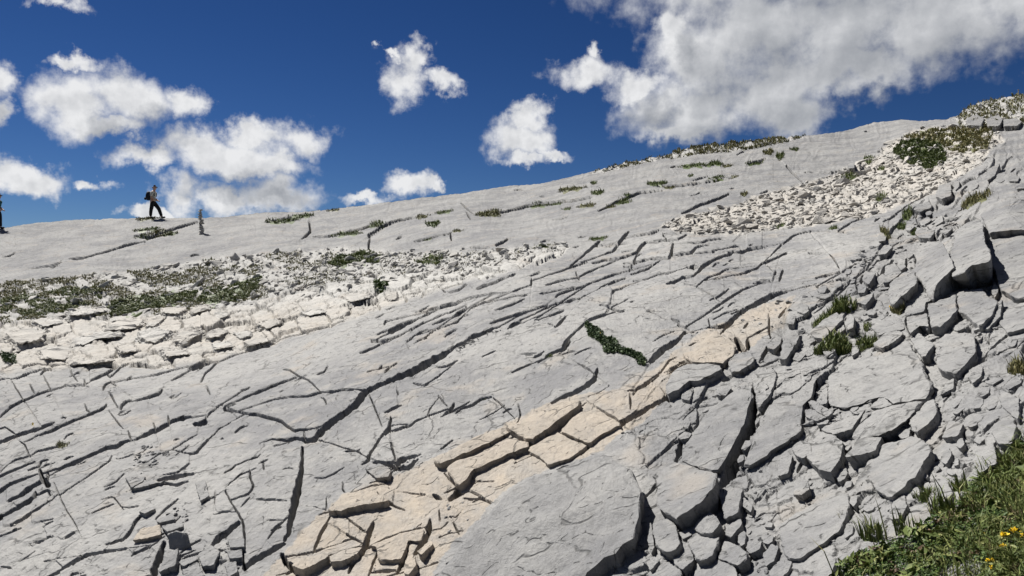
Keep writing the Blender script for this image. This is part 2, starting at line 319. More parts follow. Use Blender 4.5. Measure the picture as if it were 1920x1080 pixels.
 (4,[(1112,464),(1126,453)]),(5,[(1130,477),(1151,470),(1159,458),(1170,445),(1180,436)]),(2,[(1138,462),(1153,460)]),(3.5,[(1163,456),(1182,454)]),
 (6,[(1111,492),(1136,486),(1153,485),(1176,479),(1195,473),(1201,463),(1211,455),(1251,452),(1272,450),(1288,442)]),(6.5,[(1170,492,3),(1188,492),(1222,485),(1243,484),(1255,485),(1259,476),(1263,457)]),
 (4.5,[(1265,457),(1293,457),(1320,455),(1326,451),(1355,447)]),(6,[(1261,477),(1282,476),(1299,473),(1307,463),(1330,459)]),(4,[(1307,475),(1326,473),(1359,473)]),(3.5,[(1195,474),(1188,490),(1180,505)]),
 (8,[(1170,498),(1184,500),(1180,507)]),(5,[(1130,520),(1149,513),(1178,506)]),(5,[(1080,520),(1101,509),(1130,497)]),(6,[(1184,513),(1205,507),(1217,503),(1234,491)]),(4.5,[(1188,526),(1209,525),(1234,516),(1251,514),(1270,508)]),
 (6,[(1124,541),(1130,537),(1153,526),(1172,520)]),(3.5,[(1149,549),(1150,544),(1174,536)]),(5,[(1086,560),(1097,555),(1117,547)]),
 (7,[(1251,534,3),(1265,530,9),(1282,522,8),(1299,519,4),(1311,509),(1322,499,10),(1342,486),(1370,476),(1376,470)]),(10,[(1293,503),(1309,502)]),(7,[(1367,472),(1386,472),(1405,465),(1430,461)]),(5,[(1370,463),(1388,459)]),
 (5,[(1372,518),(1399,513),(1422,502),(1438,490),(1455,482),(1476,472)]),(4,[(1313,532),(1330,520),(1353,513),(1359,507),(1372,505)]),(5.5,[(1336,580),(1359,565),(1378,553),(1397,542),(1413,536)]),(5,[(1413,531),(1445,528)]),
 (10,[(1300,622,3),(1330,614,5),(1352,612,8),(1367,607,13),(1376,596,10),(1392,584),(1413,574),(1434,563),(1451,553),(1476,546,6)]),
 (14,[(1223,678,12),(1230,668,14),(1245,655),(1262,645,14),(1275,634,8),(1285,622,4)]),(4.5,[(1259,597),(1274,603),(1272,609),(1292,617)]),(4.5,[(1126,576),(1142,578),(1163,586),(1172,583)]),(4,[(1098,609),(1105,603),(1130,594)]),
 (4.5,[(1165,568),(1178,562)]),(3,[(1213,585),(1228,585)]),(2,[(1210,598),(1222,599)]),(6,[(1453,515),(1455,506)]),(3.5,[(1469,503),(1461,526)]),(3.5,[(1438,497),(1453,513)]),(4,[(1190,443),(1224,438),(1236,433)]),(4,[(1247,439),(1280,438)]),
 (3,[(1378,530),(1392,538)]),(2,[(1284,534),(1301,536),(1320,547),(1351,565)]),(2,[(1328,597),(1332,613)]),
 # right-hand slabs
 (13,[(1248,748,10),(1271,737,12),(1294,724,13),(1317,717),(1346,700),(1355,692,6)]),(16,[(1382,634,12),(1390,650,18)]),(10,[(1402,634),(1404,652)]),(9,[(1354,712),(1372,706)]),(9,[(1425,675,5),(1433,659),(1448,638)]),(6,[(1429,682),(1450,673),(1460,667)]),
 (26,[(1413,722,5),(1415,745,9),(1413,770,15),(1404,800,23),(1390,833,33),(1375,866,34),(1361,888,22),(1350,910,16),(1338,932,14)]),(8,[(1458,723,5),(1446,744),(1433,765,10),(1420,773)]),
 (6,[(1298,803),(1277,817),(1277,828)]),(13,[(1279,823,6),(1273,845,13),(1267,864)]),(3,[(1248,844),(1271,822)]),(10,[(1545,700),(1530,712),(1524,730),(1522,750)]),(5,[(1554,706),(1552,764)]),(4.5,[(1507,759),(1508,786),(1506,808)]),
 (6,[(1454,835),(1475,827),(1496,813)]),(3.5,[(1394,930),(1412,949)]),(2.5,[(1437,981),(1465,951),(1479,949)]),(6,[(1479,1045),(1496,1053),(1523,1032),(1540,1020)]),(8,[(1494,882),(1504,861)]),(10,[(1590,932),(1596,953)]),
 (4,[(1456,1009),(1461,1032),(1444,1059),(1421,1065)]),(14,[(1387,1072),(1406,1042)]),
 (4,[(1456,467),(1467,457),(1492,440),(1525,433),(1565,434),(1590,437),(1611,438)]),(6,[(1517,473,3),(1532,474,6),(1548,473,2)]),(3,[(1555,475),(1563,484),(1573,501)]),(7,[(1530,520),(1552,515),(1575,508)]),(8,[(1587,503),(1600,495,3)]),
 (4.5,[(1440,490),(1459,480),(1475,472)]),(5,[(1563,557),(1586,538),(1605,522)]),(10,[(1569,524),(1590,524)]),(7,[(1650,478),(1665,474),(1675,461)]),(9,[(1650,512),(1661,499),(1675,486)]),(7,[(1680,507),(1698,503),(1700,484)]),
 (5,[(1797,700,7),(1815,690),(1833,679),(1853,663),(1878,640),(1930,600)]),(4.5,[(1795,717),(1789,730),(1770,755)]),(8,[(1841,817),(1857,807),(1876,794)]),(7,[(1843,864),(1860,848),(1878,834),(1905,832)]),(6,[(1762,819),(1772,805),(1789,793)]),
 (5,[(1799,821),(1807,827),(1822,821)]),(4.5,[(1739,740),(1749,734),(1741,709),(1735,690)]),
 (4.5,[(1837,332),(1847,326),(1862,316)]),(4.5,[(1866,317),(1878,327)]),(3.5,[(1897,326),(1905,320)]),(3,[(1722,373),(1747,356)]),(3.5,[(1610,413),(1630,405)]),(4,[(1641,416),(1651,408)]),(4,[(1657,417),(1678,405)]),(3.5,[(1580,428),(1597,418)]),
 (4,[(1806,363),(1814,351)]),(10,[(1879,545),(1890,527),(1894,518)]),(10,[(1722,424),(1733,410),(1748,408)]),
 # upper ridge
 (7,[(693,440,8),(720,423),(750,413),(777,408,2)]),(5,[(690,463),(693,443)]),(5.5,[(940,400),(965,394),(990,387),(1040,380),(1073,377),(1107,372)]),(4.5,[(1123,397),(1160,380),(1200,363),(1243,357)]),(6,[(930,460),(953,448)]),(3.5,[(883,465),(917,463)]),
 (3,[(777,452),(800,447),(833,440)]),(4,[(743,447),(753,442)]),(3.5,[(1233,350),(1280,347),(1313,342),(1347,337),(1380,332)]),(4.5,[(253,443),(277,447),(300,440),(333,427),(370,417)]),(3.5,[(217,467),(240,460),(273,452)]),
 (3,[(130,488),(163,485)]),(2,[(53,503),(97,498),(117,493)]),(5,[(580,413),(583,433),(567,447)]),(3.5,[(587,442),(620,442)]),(5,[(1280,400),(1313,383),(1343,373),(1367,363)]),(3.5,[(1475,312,6),(1493,330),(1513,350)]),
 (3.5,[(1510,323),(1557,323),(1600,315)]),(4,[(1403,308),(1437,298)]),(3,[(845,436),(846,450)]),(4,[(645,435),(680,428),(700,420)]),(3,[(500,418),(560,405)]),(6,[(1811,236),(1850,238),(1880,236),(1912,228)]),
]
# rows of rubble lying in hollows of the pavement: (points, half width, stone size)

# ------------------------------------------------------------------ height field of the slope
def grow(a, b, first, ratio):
    out, s = [], first; p = a; sg = 1 if b > a else -1
    while (b - p) * sg > 0: p += s * sg; s *= ratio; out.append(p)
    return out
XS = np.array(sorted(grow(-50, -620, 2.5, 1.16)) + list(np.arange(-50, 1971, 1.28)) + grow(1970, 2450, 2.5, 1.16))
YS = np.array(list(np.arange(158, 1097, 1.22)) + grow(1096, 1450, 2.5, 1.16))
PX, PYr = np.meshgrid(XS, YS)
SKYX = skyline(XS)[None, :]
PY = np.maximum(PYr, SKYX)
NR, NC = PX.shape
BP, DD = base(PX, PY)
_B, _ = base(PX, PYr)
_gx = np.gradient(_B, axis=1); _gy = np.gradient(_B, axis=0)
BN = np.cross(_gy, _gx); BN /= np.linalg.norm(BN, axis=-1, keepdims=True)
BN[BN[..., 2] < 0] *= -1

def voronoi(x, y, seed, jit=.85):
    x0, y0 = np.floor(x), np.floor(y)
    f1 = np.full(x.shape, 9.0); f2 = f1.copy(); cx = np.zeros(x.shape); cy = cx.copy(); idx = np.zeros(x.shape, np.int64)
    for dy in (-1, 0, 1):
        for dx in (-1, 0, 1):
            ix, iy = (x0 + dx).astype(np.int64), (y0 + dy).astype(np.int64)
            qx = ix + .5 + jit * (rnd(ix, iy, seed) - .5); qy = iy + .5 + jit * (rnd(ix, iy, seed + 1) - .5)
            d = np.hypot(x - qx, y - qy); n = d < f1
            f2 = np.where(n, f1, np.minimum(f2, d)); f1 = np.where(n, d, f1)
            cx = np.where(n, qx, cx); cy = np.where(n, qy, cy); idx = np.where(n, _hash(ix, iy, seed + 9), idx)
    return f1, f2, cx, cy, idx
def irnd(idx, k): return _hash(idx, idx * 0 + k, 77) / 4294967295.0

m_kar = softpoly(PX, PY, Z_KARREN, 5, 10, 3)
m_gra = softpoly(PX, PY, Z_GRASSY, 5, 12, 4)
m_scr = softpoly(PX, PY, Z_SCREE, 4, 12, 6, 25)
m_top = softpoly(PX, PY, Z_TOPR, 4, 5, 7)
m_rd2 = np.maximum(softpoly(PX, PY, Z_RIDGE2, 2, 4, 8), softpoly(PX, PY, Z_RIDGE3, 2, 3, 9))
m_bei = softpoly(PX + 5 * fbm(PX / 14, PY / 11, 3, 49), PY + 4 * fbm(PX / 12, PY / 10, 3, 50), Z_BEIGE, 1.6, 7, 12, 30)
m_blk = softpoly(PX, PY, Z_BLOCKS, 12, 14, 10)
m_kar = m_kar * (1 - m_gra); rub = np.maximum.reduce([m_gra, m_scr, m_top, m_rd2])
m_rdg = smooth01((DD - 13) / 6) * (1 - m_kar) * (1 - rub)
m_pav = np.clip(1 - m_kar - rub - m_rdg, 0, 1)

HH = 3.4 * fbm(PX / 190, PY / 110, 2, 21) + .7 * fbm(PX / 34 - PY / 60, PY / 17, 3, 22)
HH += m_pav * (.3 * fbm(PX / 8, PY / 6.5, 2, 29) + .6 * fbm(PX / 11 + PY / 30, PY / 8, 3, 23) + .35 * np.abs(fbm(PX / 60 + PY / 30, PY / 12 - PX / 44, 3, 24)) * 3)
# rain flutes of the smooth upper face
_fl = gnoise((PX + .35 * PY) / 8.5 + 3.0 * fbm((PX - PY) / 47, (PY + .5 * PX) / 31, 2, 25), (PY - .3 * PX) / 37 + .8 * fbm(PX / 29, PY / 23, 2, 32), 26)
HH += m_rdg * (.8 * _fl * (.35 + .65 * smooth01(fbm(PX / 70, PY / 40, 2, 27) + .5)) + 1.5 * fbm((PX - .5 * PY) / 38, (PY + .21 * PX) / 10, 3, 28) + .5 * fbm((PX + PY) / 17, (PY - .4 * PX) / 14, 2, 30))
gapmask = np.zeros(PX.shape)
def zone_cells(mask, cw, ch, seed, off, tilt, gap, gw, dome=0.0, flute=0.0, warpx=None):
    global HH, gapmask
    m = mask > .01
    x, y = PX[m], PY[m]
    if warpx: x, y, cw, ch = warpx(x, y, cw, ch)
    wx = x / cw + .22 * fbm(x / cw * 1.3, y / ch * 1.3, 2, seed + 3); wy = y / ch + .22 * fbm(x / cw * 1.3 + 9, y / ch * 1.3, 2, seed + 4)
    if flute: wy = wy + flute * gnoise(x / cw * 9, y / ch * 1.2, seed + 5)
    f1, f2, cx, cy, idx = voronoi(wx, wy, seed)
    e = f2 - f1
    h = off * (irnd(idx, 1) - .5) * 2 + tilt * ((wx - cx) * (irnd(idx, 2) - .5) + (wy - cy) * (irnd(idx, 3) - .3)) * 2 - dome * f1 * f1
    g = smooth01(1 - e / gw) * (.35 + .65 * irnd(idx, 4))
    HH[m] += mask[m] * (h - gap * g)
    gm = gapmask[m]; gapmask[m] = np.maximum(gm, g * mask[m]); return
def karren_warp(x, y, cw, ch):
    xc = np.clip(x, -300, 1080); k = .62 / 1000
    s = 1 - k * xc
    return -np.log(s) / k, (y - 640 + xc * .13) / s, cw, ch
zone_cells(m_kar, 78, 34, 31, 5.0, 5.0, 10, .10, 5.0, .10, karren_warp)
zone_cells(m_kar * smooth01(fbm(PX / 80, PY / 40, 2, 33) * 3 + .4), 27, 13, 41, 1.8, 2.4, 3.4, .16, 1.5, .08, karren_warp)
HH += m_kar * 1.4 * fbm(PX / 9, PY / 7, 3, 34)
zone_cells(m_gra, 17, 8, 51, 2.6, 2.4, 2.4, .25, 1.5)
zone_cells(m_scr, 19, 9, 61, 2.6, 3.2, 2.4, .2, .5)
zone_cells(np.maximum(m_top, m_rd2), 15, 7, 71, 2.2, 2.2, 2, .22, .8)
m_tr = softpoly(PX, PY, [(640, 610), (850, 545), (1060, 480), (1180, 435), (1420, 445), (1560, 425), (1640, 400), (1700, 400), (1600, 450), (1450, 470), (1300, 520), (1120, 560), (930, 610), (760, 640)], 10, 10, 13)
def block_warp(x, y, cw, ch):
    return .78 * x - .62 * y + 14 * fbm(x / 60, y / 60, 2, 84), .62 * x + .78 * y + 10 * fbm(x / 50, y / 50, 2, 85), cw, ch
zone_cells(m_blk, 135, 60, 81, 4.5, 7.5, 5.0, .03, .8, 0, block_warp)
zone_cells(m_blk * smooth01(fbm(PX / 110, PY / 80, 2, 83) * 3 + .2), 42, 23, 91, 2.6, 5.0, 4.5, .08, .6, 0, block_warp)
HH += m_blk * (1.6 * fbm(PX / 24, PY / 20, 3, 86) + .8 * fbm(PX / 7, PY / 6, 2, 87))
# low scarps that follow the bedding of the pavement
_c = PY + .45 * PX; _a = PX - .45 * PY
_s = _c / 46 + 1.1 * fbm(_a / 120, _c / 60, 3, 111); _s2 = _c / 17 + 1.3 * fbm(_a / 50, _c / 30, 3, 113)
HH += m_pav * (1 - .5 * m_blk) * (1 - .6 * m_tr) * (1.3 * (_s % 1) * smooth01(fbm(PX / 90, PY / 50, 2, 112) * 2.5 - .1) + .3 * (_s2 % 1) * smooth01(fbm(PX / 50, PY / 30, 2, 114) * 3 - .2))

carve = np.zeros(PX.shape); lower = np.zeros(PX.shape); hair = np.zeros(PX.shape, bool)
def window(x0, x1, y0, y1):
    j0, j1 = np.searchsorted(XS, (x0, x1)); i0, i1 = np.searchsorted(YS, (y0, y1))
    return slice(max(0, i0 - 1), i1 + 1), slice(max(0, j0 - 1), j1 + 1)
def densify(pts, w, jit, seed):
    P = np.array([(p[0], p[1], p[2] if len(p) > 2 else w) for p in pts], float)
    if len(pts[0]) < 3 and len(P) > 2: P[0, 2] *= .45
    if len(pts[-1]) < 3 and len(P) > 2: P[-1, 2] *= .45
    if len(P) == 2:
        if len(pts[0]) < 3: P = np.array([P[0], (P[0] * 2 + P[1]) / 3, (P[0] + 2 * P[1]) / 3, P[1]]); P[0, 2] *= .4; P[-1, 2] *= .4
    s = np.concatenate([[0], np.cumsum(np.hypot(*np.diff(P[:, :2], axis=0).T))])
    n = max(3, int(s[-1] / 4.5)); t = np.linspace(0, s[-1], n)
    x, y, ww = (np.interp(t, s, P[:, k]) for k in range(3))
    dx, dy = np.gradient(x), np.gradient(y); L = np.hypot(dx, dy) + 1e-6
    o = jit * (gnoise(t / 13, t * 0 + seed * 3.7, 5) + .7 * gnoise(t / 5, t * 0 + seed * 1.3, 6))
    ww = ww * (1 + .28 * gnoise(t / 9, t * 0 + seed * 2.1, 8))
    return x - dy / L * o, y + dx / L * o, ww
def lay_crack(pts, w, seed, deep=2.6, step=1.0):
    vein = w < 0; w = abs(w)
    ax, ay = pts[-1][0] - pts[0][0], pts[-1][1] - pts[0][1]
    if ax < 0: ax, ay = -ax, -ay
    sc = .74 if w < 9 else .86; w = max(w * sc, min(w, 1.6)); pts = [(p[0], p[1], p[2] * sc) if len(p) > 2 else p for p in pts]
    cross = smooth01((abs(math.atan2(ay, ax) + .42) - .75) / .35)                    # joints across the bedding are tight
    if w < 7: w = max(w * (1 - .42 * cross), min(w, 1.7)); deep = deep * (1 + .6 * cross); pts = [(p[0], p[1], p[2] * (1 - .35 * cross)) if len(p) > 2 else p for p in pts]
    x, y, ww = densify(pts, w, .32 + .05 * w, seed)
    mw = ww.max() * .5; pad = mw + 4 * ww.max() + 10
    sl = window(x.min() - pad, x.max() + pad, y.min() - pad, y.max() + pad)
    gx, gy = PX[sl], PY[sl]
    best = np.full(gx.shape, 1e9); side = np.zeros(gx.shape); wid = np.zeros(gx.shape)
    for i in range(len(x) - 1):
        ddx, ddy = x[i + 1] - x[i], y[i + 1] - y[i]; L2 = ddx * ddx + ddy * ddy + 1e-9
        b = window(min(x[i], x[i + 1]) - pad, max(x[i], x[i + 1]) + pad, min(y[i], y[i + 1]) - pad, max(y[i], y[i + 1]) + pad)
        q = (slice(max(0, b[0].start - sl[0].start), b[0].stop - sl[0].start), slice(max(0, b[1].start - sl[1].start), b[1].stop - sl[1].start))
        vx, vy = gx[q] - x[i], gy[q] - y[i]
        t = np.clip((vx * ddx + vy * ddy) / L2, 0, 1)
        d = np.hypot(vx - t * ddx, vy - t * ddy)
        n = d < best[q]
        nx, ny = -ddy, ddx
        if nx * .5 + ny * .87 < 0: nx, ny = -nx, -ny
        best[q] = np.where(n, d, best[q]); side[q] = np.where(n, np.sign(vx * nx + vy * ny), side[q]); wid[q] = np.where(n, ww[i] + t * (ww[i + 1] - ww[i]), wid[q])
    q_far = smooth01((DD[sl] - 9) / 14); nar = .78 - .42 * q_far
    off = wid * (1 - nar) / 2            # the cleft hugs the riser, the tread below it lies lower
    best = np.where(side > 0, best + off, np.abs(best - off)) if not vein else best
    edge = np.maximum(wid * nar, np.minimum(wid, 2.0)) / 2
    if mw > 2:      # fluted, uneven lips
        edge = edge + (.05 * wid * gnoise(gx / 4.2, gy / 16, 9) + .10 * wid * gnoise(gx / 13, gy / 13, 19)) * smooth01((wid - 3) / 5)
    e = .55 + .045 * wid
    t = smooth01((edge + e - best) / (2 * e))
    D = (.6 if vein else 1.0) * t * np.minimum(wid * deep * (1 + .5 * q_far) + 7.0, 52)
    carve[sl] = np.maximum(carve[sl], D)
    # worn lip and the lower tread in front of it
    away = np.maximum(best - edge, 0)
    lo = np.where(side > 0, (.17 + .55 * q_far) * wid * np.exp(-away / (3.6 * wid + 7)), .05 * wid * np.exp(-away / (.4 * wid + 1)))
    if not vein: lower[sl] = np.maximum(lower[sl], step * np.where(wid > 0, lo, 0))
def lay_hair(p, q, seed):
    P = [(p[0], p[1], 1.2), ((p[0] + q[0]) / 2, (p[1] + q[1]) / 2, 1.2), (q[0], q[1], 1.2)]
    x, y, ww = densify(P, 1.2, 1.6, seed)
    for i in range(len(x) - 1):
        b = window(min(x[i], x[i + 1]) - 4, max(x[i], x[i + 1]) + 4, min(y[i], y[i + 1]) - 4, max(y[i], y[i + 1]) + 4)
        gx, gy = PX[b], PY[b]; ddx, ddy = x[i + 1] - x[i], y[i + 1] - y[i]; L2 = ddx * ddx + ddy * ddy + 1e-9
        t = np.clip(((gx - x[i]) * ddx + (gy - y[i]) * ddy) / L2, 0, 1)
        d = np.hypot(gx - x[i] - t * ddx, gy - y[i] - t * ddy)
        hair[b] |= d < 1.5
        carve[b] = np.maximum(carve[b], .75 * smooth01(1.6 - d))
for k, (w, pts) in enumerate(CRACKS): lay_crack(pts, w, k + 1)
# the many short weathering fissures that follow the two joint sets
_fr = np.random.default_rng(77); _n = 0
while _n < 300:
    x, y = _fr.uniform(-40, 1960), _fr.uniform(230, 1090)
    if y < skyline(x) + 8: continue
    i, j = min(np.searchsorted(YS, y), NR - 1), min(np.searchsorted(XS, x), NC - 1)
    pr = m_pav[i, j] * .8 + m_blk[i, j] * .75 + m_rdg[i, j] * .45
    if _fr.random() > pr * (.25 + 1.1 * smooth01(fbm(np.array([x / 120]), np.array([y / 70]), 2, 121)[0] * 2 + .4)): continue
    _n += 1; near = smooth01((10 - DD[i, j]) / 6)
    u = _fr.random(); tilt = -.45 + _fr.normal(0, .16) if m_rdg[i, j] < .5 else -.2 + _fr.normal(0, .08)
    ang = math.atan(tilt) if u < .93 else math.atan2(1, _fr.normal(.55, .4))
    L = np.exp(_fr.normal(2.5, .55)) * (.7 + .9 * near) * (1 if u < .7 else .75); dx, dy = math.cos(ang) * L, math.sin(ang) * L
    b = _fr.normal(0, .16)
    lay_crack([(x - dx, y - dy), (x - dy * b, y + dx * b), (x + dx, y + dy)], np.clip(np.exp(_fr.normal(.85, .35)), 1.6, 4.5), 2000 + _n, 3.4, .15)
# hairline joints that carry the clefts on to the next one
_pre = carve > 1.6
for k, (w, pts) in enumerate(CRACKS):
    if abs(w) < 3: continue
    for a, b in ((pts[0], pts[1]), (pts[-1], pts[-2])):
        dx, dy = a[0] - b[0], a[1] - b[1]; L = math.hypot(dx, dy) + 1e-6; dx, dy = dx / L, dy / L
        end = None
        for s in np.arange(abs(w) * .6 + 5, 64, 2.0):
            x, y = a[0] + dx * s, a[1] + dy * s
            if not (XS[0] < x < XS[-1] and YS[0] < y < YS[-1]): break
            i, j = np.searchsorted(YS, y), np.searchsorted(XS, x)
            if i < NR and j < NC and _pre[i, j]: end = (x, y); break
        if end:
            lay_hair(a, end, 500 + k); m = ((a[0] + end[0]) / 2, (a[1] + end[1]) / 2)
            if dx * dy < 0 and .1 < abs(dy / (dx + 1e-6)) < .95: lay_crack([(*a[:2], 2.0), (*m, 1.7), (*end, 2.0)], 1.9, 700 + k, 3.4, .1)
HH -= carve + lower

# ------------------------------------------------------------------ rock slabs between the joints
wall = (carve > 1.3) | hair | (gapmask > .4) | (rub > .45) | (PYr < SKYX - .1)
def components(free):
    nr, nc = free.shape; lab = np.zeros(free.shape, np.int32); par = [0]
    def find(a):
        while par[a] != a: par[a] = par[par[a]]; a = par[a]
        return a
    prev = []
    for i in range(nr):
        r = np.flatnonzero(np.diff(np.concatenate([[0], free[i].astype(np.int8), [0]])))
        cur, p = [], 0
        for s, e in zip(r[::2], r[1::2]):
            L = 0
            while p < len(prev) and prev[p][1] <= s: p += 1
            q = p
            while q < len(prev) and prev[q][0] < e:
                m = find(prev[q][2])
                if L == 0: L = m
                elif m != L:
                    a, b = min(L, m), max(L, m); par[b] = a; L = a
                q += 1
            if L == 0: par.append(len(par)); L = len(par) - 1
            lab[i, s:e] = L; cur.append((s, e, L))
        prev = cur
    root = np.array([find(a) for a in range(len(par))]); return root[lab]
def spread(lab, allowed, k):
    for _ in range(k):
        n = lab.copy()
        for sl_to, sl_from in (((slice(1, None), slice(None)), (slice(None, -1), slice(None))), ((slice(None, -1), slice(None)), (slice(1, None), slice(None))),
                               ((slice(None), slice(1, None)), (slice(None), slice(None, -1))), ((slice(None), slice(None, -1)), (slice(None), slice(1, None)))):
            t = n[sl_to]; n[sl_to] = np.where(t == 0, lab[sl_from], t)
        lab = np.where(allowed, n, 0) if allowed is not None else n
    return lab
near = spread(wall.astype(np.int32), None, 10) > 0
LAB = spread(components(~near), ~wall, 17)
cnt = np.bincount(LAB.ravel()); cnt[0] = 0
inframe = np.bincount(LAB.ravel(), weights=((PX > -5) & (PX < 1925) & (PY < 1085)).ravel().astype(float))
order = [c for c in np.argsort(-cnt) if cnt[c] > 230 and inframe[c] > 80][:290]
keep = np.zeros(len(cnt), np.int32); keep[order] = np.arange(1, len(order) + 1); LAB = keep[LAB]
# every slab sits a little differently
so = np.concatenate([[0], rng.normal(0, 1.3, len(order))]); sx = np.concatenate([[0], rng.normal(0, .010, len(order))]); sy = np.concatenate([[0], rng.normal(0, .014, len(order))])
_n = np.maximum(np.bincount(LAB.ravel(), minlength=len(order) + 1), 1)
_cx = np.bincount(LAB.ravel(), weights=PX.ravel(), minlength=len(order) + 1) / _n; _cy = np.bincount(LAB.ravel(), weights=PY.ravel(), minlength=len(order) + 1) / _n
HH += np.clip(so[LAB] + sx[LAB] * (PX - _cx[LAB]) + sy[LAB] * (PY - _cy[LAB]), -3, 3) * np.where(LAB > 0, 1 - m_rdg * .8, 0)

V = BP + BN * (HH * DD / F)[..., None]
_tx = np.gradient(V, axis=1); _ty = np.gradient(V, axis=0)
VN = np.cross(_ty, _tx); VN /= np.linalg.norm(VN, axis=-1, keepdims=True) + 1e-12
VN[np.sum(VN * BN, -1) < 0] *= -1
def ground(px, py):
    """the surface as built, seen first at the slope's own (px, py)"""
    j = np.clip(np.searchsorted(XS, px), 0, NC - 1); i = np.clip(np.searchsorted(YS, py), 0, NR - 1)
    return V[i, j], BN[i, j], DD[i, j] / F

# ------------------------------------------------------------------ materials
def rock_material(name, beige=None, white=None, rough=.3, dirt=1.0):
    m = bpy.data.materials.new(name); m.use_nodes = True; nt = m.node_tree; nt.nodes.clear()
    geo = N(nt, 'ShaderNodeNewGeometry'); pos = geo.outputs['Position']
    if beige is None:
        at = N(nt, 'ShaderNodeAttribute', attribute_name='zone'); be, wh, ro = (N_sep(nt, at.outputs['Vector'], i) for i in range(3))
    else:
        be, wh, ro = beige, white, rough
    big = tnoise(nt, pos, .55, 4, .6); mid = tnoise(nt, pos, 3.2, 5, .62); fine = tnoise(nt, pos, 24, 6, .68)
    st = N(nt, 'ShaderNodeMapping'); link(nt, pos, st.inputs[0]); st.inputs['Rotation'].default_value = (0, 0, R_(28)); st.inputs['Scale'].default_value = (9, 1.3, 9)
    streak = tnoise(nt, st.outputs[0], 2.2, 5, .6)
    blot = tnoise(nt, pos, 10, 4, .65)
    grey = mixc(nt, sstep(nt, big, .35, .65), (0.175, 0.175, 0.180, 1), (0.285, 0.281, 0.273, 1))
    grey = mixc(nt, M(nt, 'MULTIPLY', sstep(nt, mid, .44, .66), .7), grey, (0.291, 0.285, 0.274, 1))
    grey = mixc(nt, M(nt, 'MULTIPLY', sstep(nt, blot, .5, .66), .5), grey, (0.15, 0.15, 0.15, 1))
    whc = mixc(nt, sstep(nt, mid, .3, .72), (0.34, 0.334, 0.318, 1), (0.45, 0.441, 0.418, 1))
    whc = mixc(nt, M(nt, 'MULTIPLY', sstep(nt, blot, .5, .7), .35), whc, (0.221, 0.217, 0.209, 1))
    bec = mixc(nt, sstep(nt, mid, .3, .7), (0.305, 0.27, 0.228, 1), (0.36, 0.31, 0.252, 1))
    bec = mixc(nt, M(nt, 'MULTIPLY', sstep(nt, big, .5, .64), .6), bec, (0.285, 0.27, 0.248, 1))
    c = mixc(nt, wh, grey, whc); c = mixc(nt, be, c, bec)
    # weather: dark lichen specks, pale scars, seepage streaks
    c = mixc(nt, M(nt, 'MULTIPLY', sstep(nt, streak, .54, .74), .34 * dirt), c, (0.123, 0.122, 0.121, 1))
    sp = tnoise(nt, pos, 75, 3, .6); c = mixc(nt, M(nt, 'MULTIPLY', sstep(nt, M(nt, 'ADD', sp, M(nt, 'MULTIPLY', mid, .5)), .90, 1.08), .5 * dirt), c, (0.074, 0.074, 0.072, 1))
    c = mixc(nt, M(nt, 'MULTIPLY', sstep(nt, fine, .56, .74), .4), c, (0.385, 0.376, 0.353, 1))
    warm = tnoise(nt, pos, 1.6, 3, .6); c = mixc(nt, M(nt, 'MULTIPLY', sstep(nt, warm, .56, .72), .5), c, (0.295, 0.262, 0.226, 1))
    # hairline fissures and solution scratches
    dn = tnoise(nt, pos, 2.2, 3, .55, color=True); wp = VM(nt, 'ADD', pos, VM(nt, 'MULTIPLY_ADD', dn, (.5, .5, .5), (-.25, -.25, -.25)))
    def hairs(sc, wd, lo, hi, mk):
        vo = N(nt, 'ShaderNodeTexVoronoi', feature='DISTANCE_TO_EDGE'); vo.inputs['Scale'].default_value = sc; link(nt, wp, vo.inputs['Vector'])
        return M(nt, 'MULTIPLY', sstep(nt, vo.outputs['Distance'], wd, 0.0), sstep(nt, mk, lo, hi))
    hr = M(nt, 'MAXIMUM', hairs(1.1, .018, .44, .56, mid), hairs(4.0, .03, .5, .6, blot))
    st2 = N(nt, 'ShaderNodeMapping'); link(nt, wp, st2.inputs[0]); st2.inputs['Rotation'].default_value = (0, 0, R_(-34)); st2.inputs['Scale'].default_value = (26, 2.2, 26)
    scr = tnoise(nt, st2.outputs[0], 1.6, 4, .6)
    c = mixc(nt, M(nt, 'MULTIPLY', sstep(nt, scr, .53, .68), .30 * dirt), c, (.135, .135, .134, 1))
    c = mixc(nt, M(nt, 'MULTIPLY', hr, .62 * dirt), c, (.05, .05, .048, 1))
    cool = N(nt, 'ShaderNodeMix'); cool.data_type = 'RGBA'; cool.blend_type = 'MULTIPLY'; cool.inputs[0].default_value = 1; link(nt, c, cool.inputs[6]); link(nt, VM(nt, 'MULTIPLY_ADD', (-.17, -.165, -.155), ro if not isinstance(ro, float) else (ro, ro, ro), (1.05, 1.05, 1.045)), cool.inputs[7]); c = cool.outputs[2]
    bs = N(nt, 'ShaderNodeBsdfPrincipled'); link(nt, c, bs.inputs['Base Color']); bs.inputs['Roughness'].default_value = .88; bs.inputs['Specular IOR Level'].default_value = .25
    # fine relief: pitting, scratches along the flow
    hgt = M(nt, 'MULTIPLY_ADD', fine, .016, M(nt, 'MULTIPLY', streak, .016))
    hgt = M(nt, 'MULTIPLY_ADD', mid, .034, hgt)
    hgt = M(nt, 'MULTIPLY_ADD', sp, .004, hgt)
    hgt = M(nt, 'MULTIPLY_ADD', hr, -.012, M(nt, 'MULTIPLY_ADD', scr, .012, hgt))
    bp = N(nt, 'ShaderNodeBump'); bp.inputs['Strength'].default_value = .85; bp.inputs['Distance'].default_value = 1.0
    link(nt, hgt, bp.inputs['Height']); link(nt, bp.outputs[0], bs.inputs['Normal'])
    o = N(nt, 'ShaderNodeOutputMaterial'); link(nt, bs.outputs[0], o.inputs[0]); return m
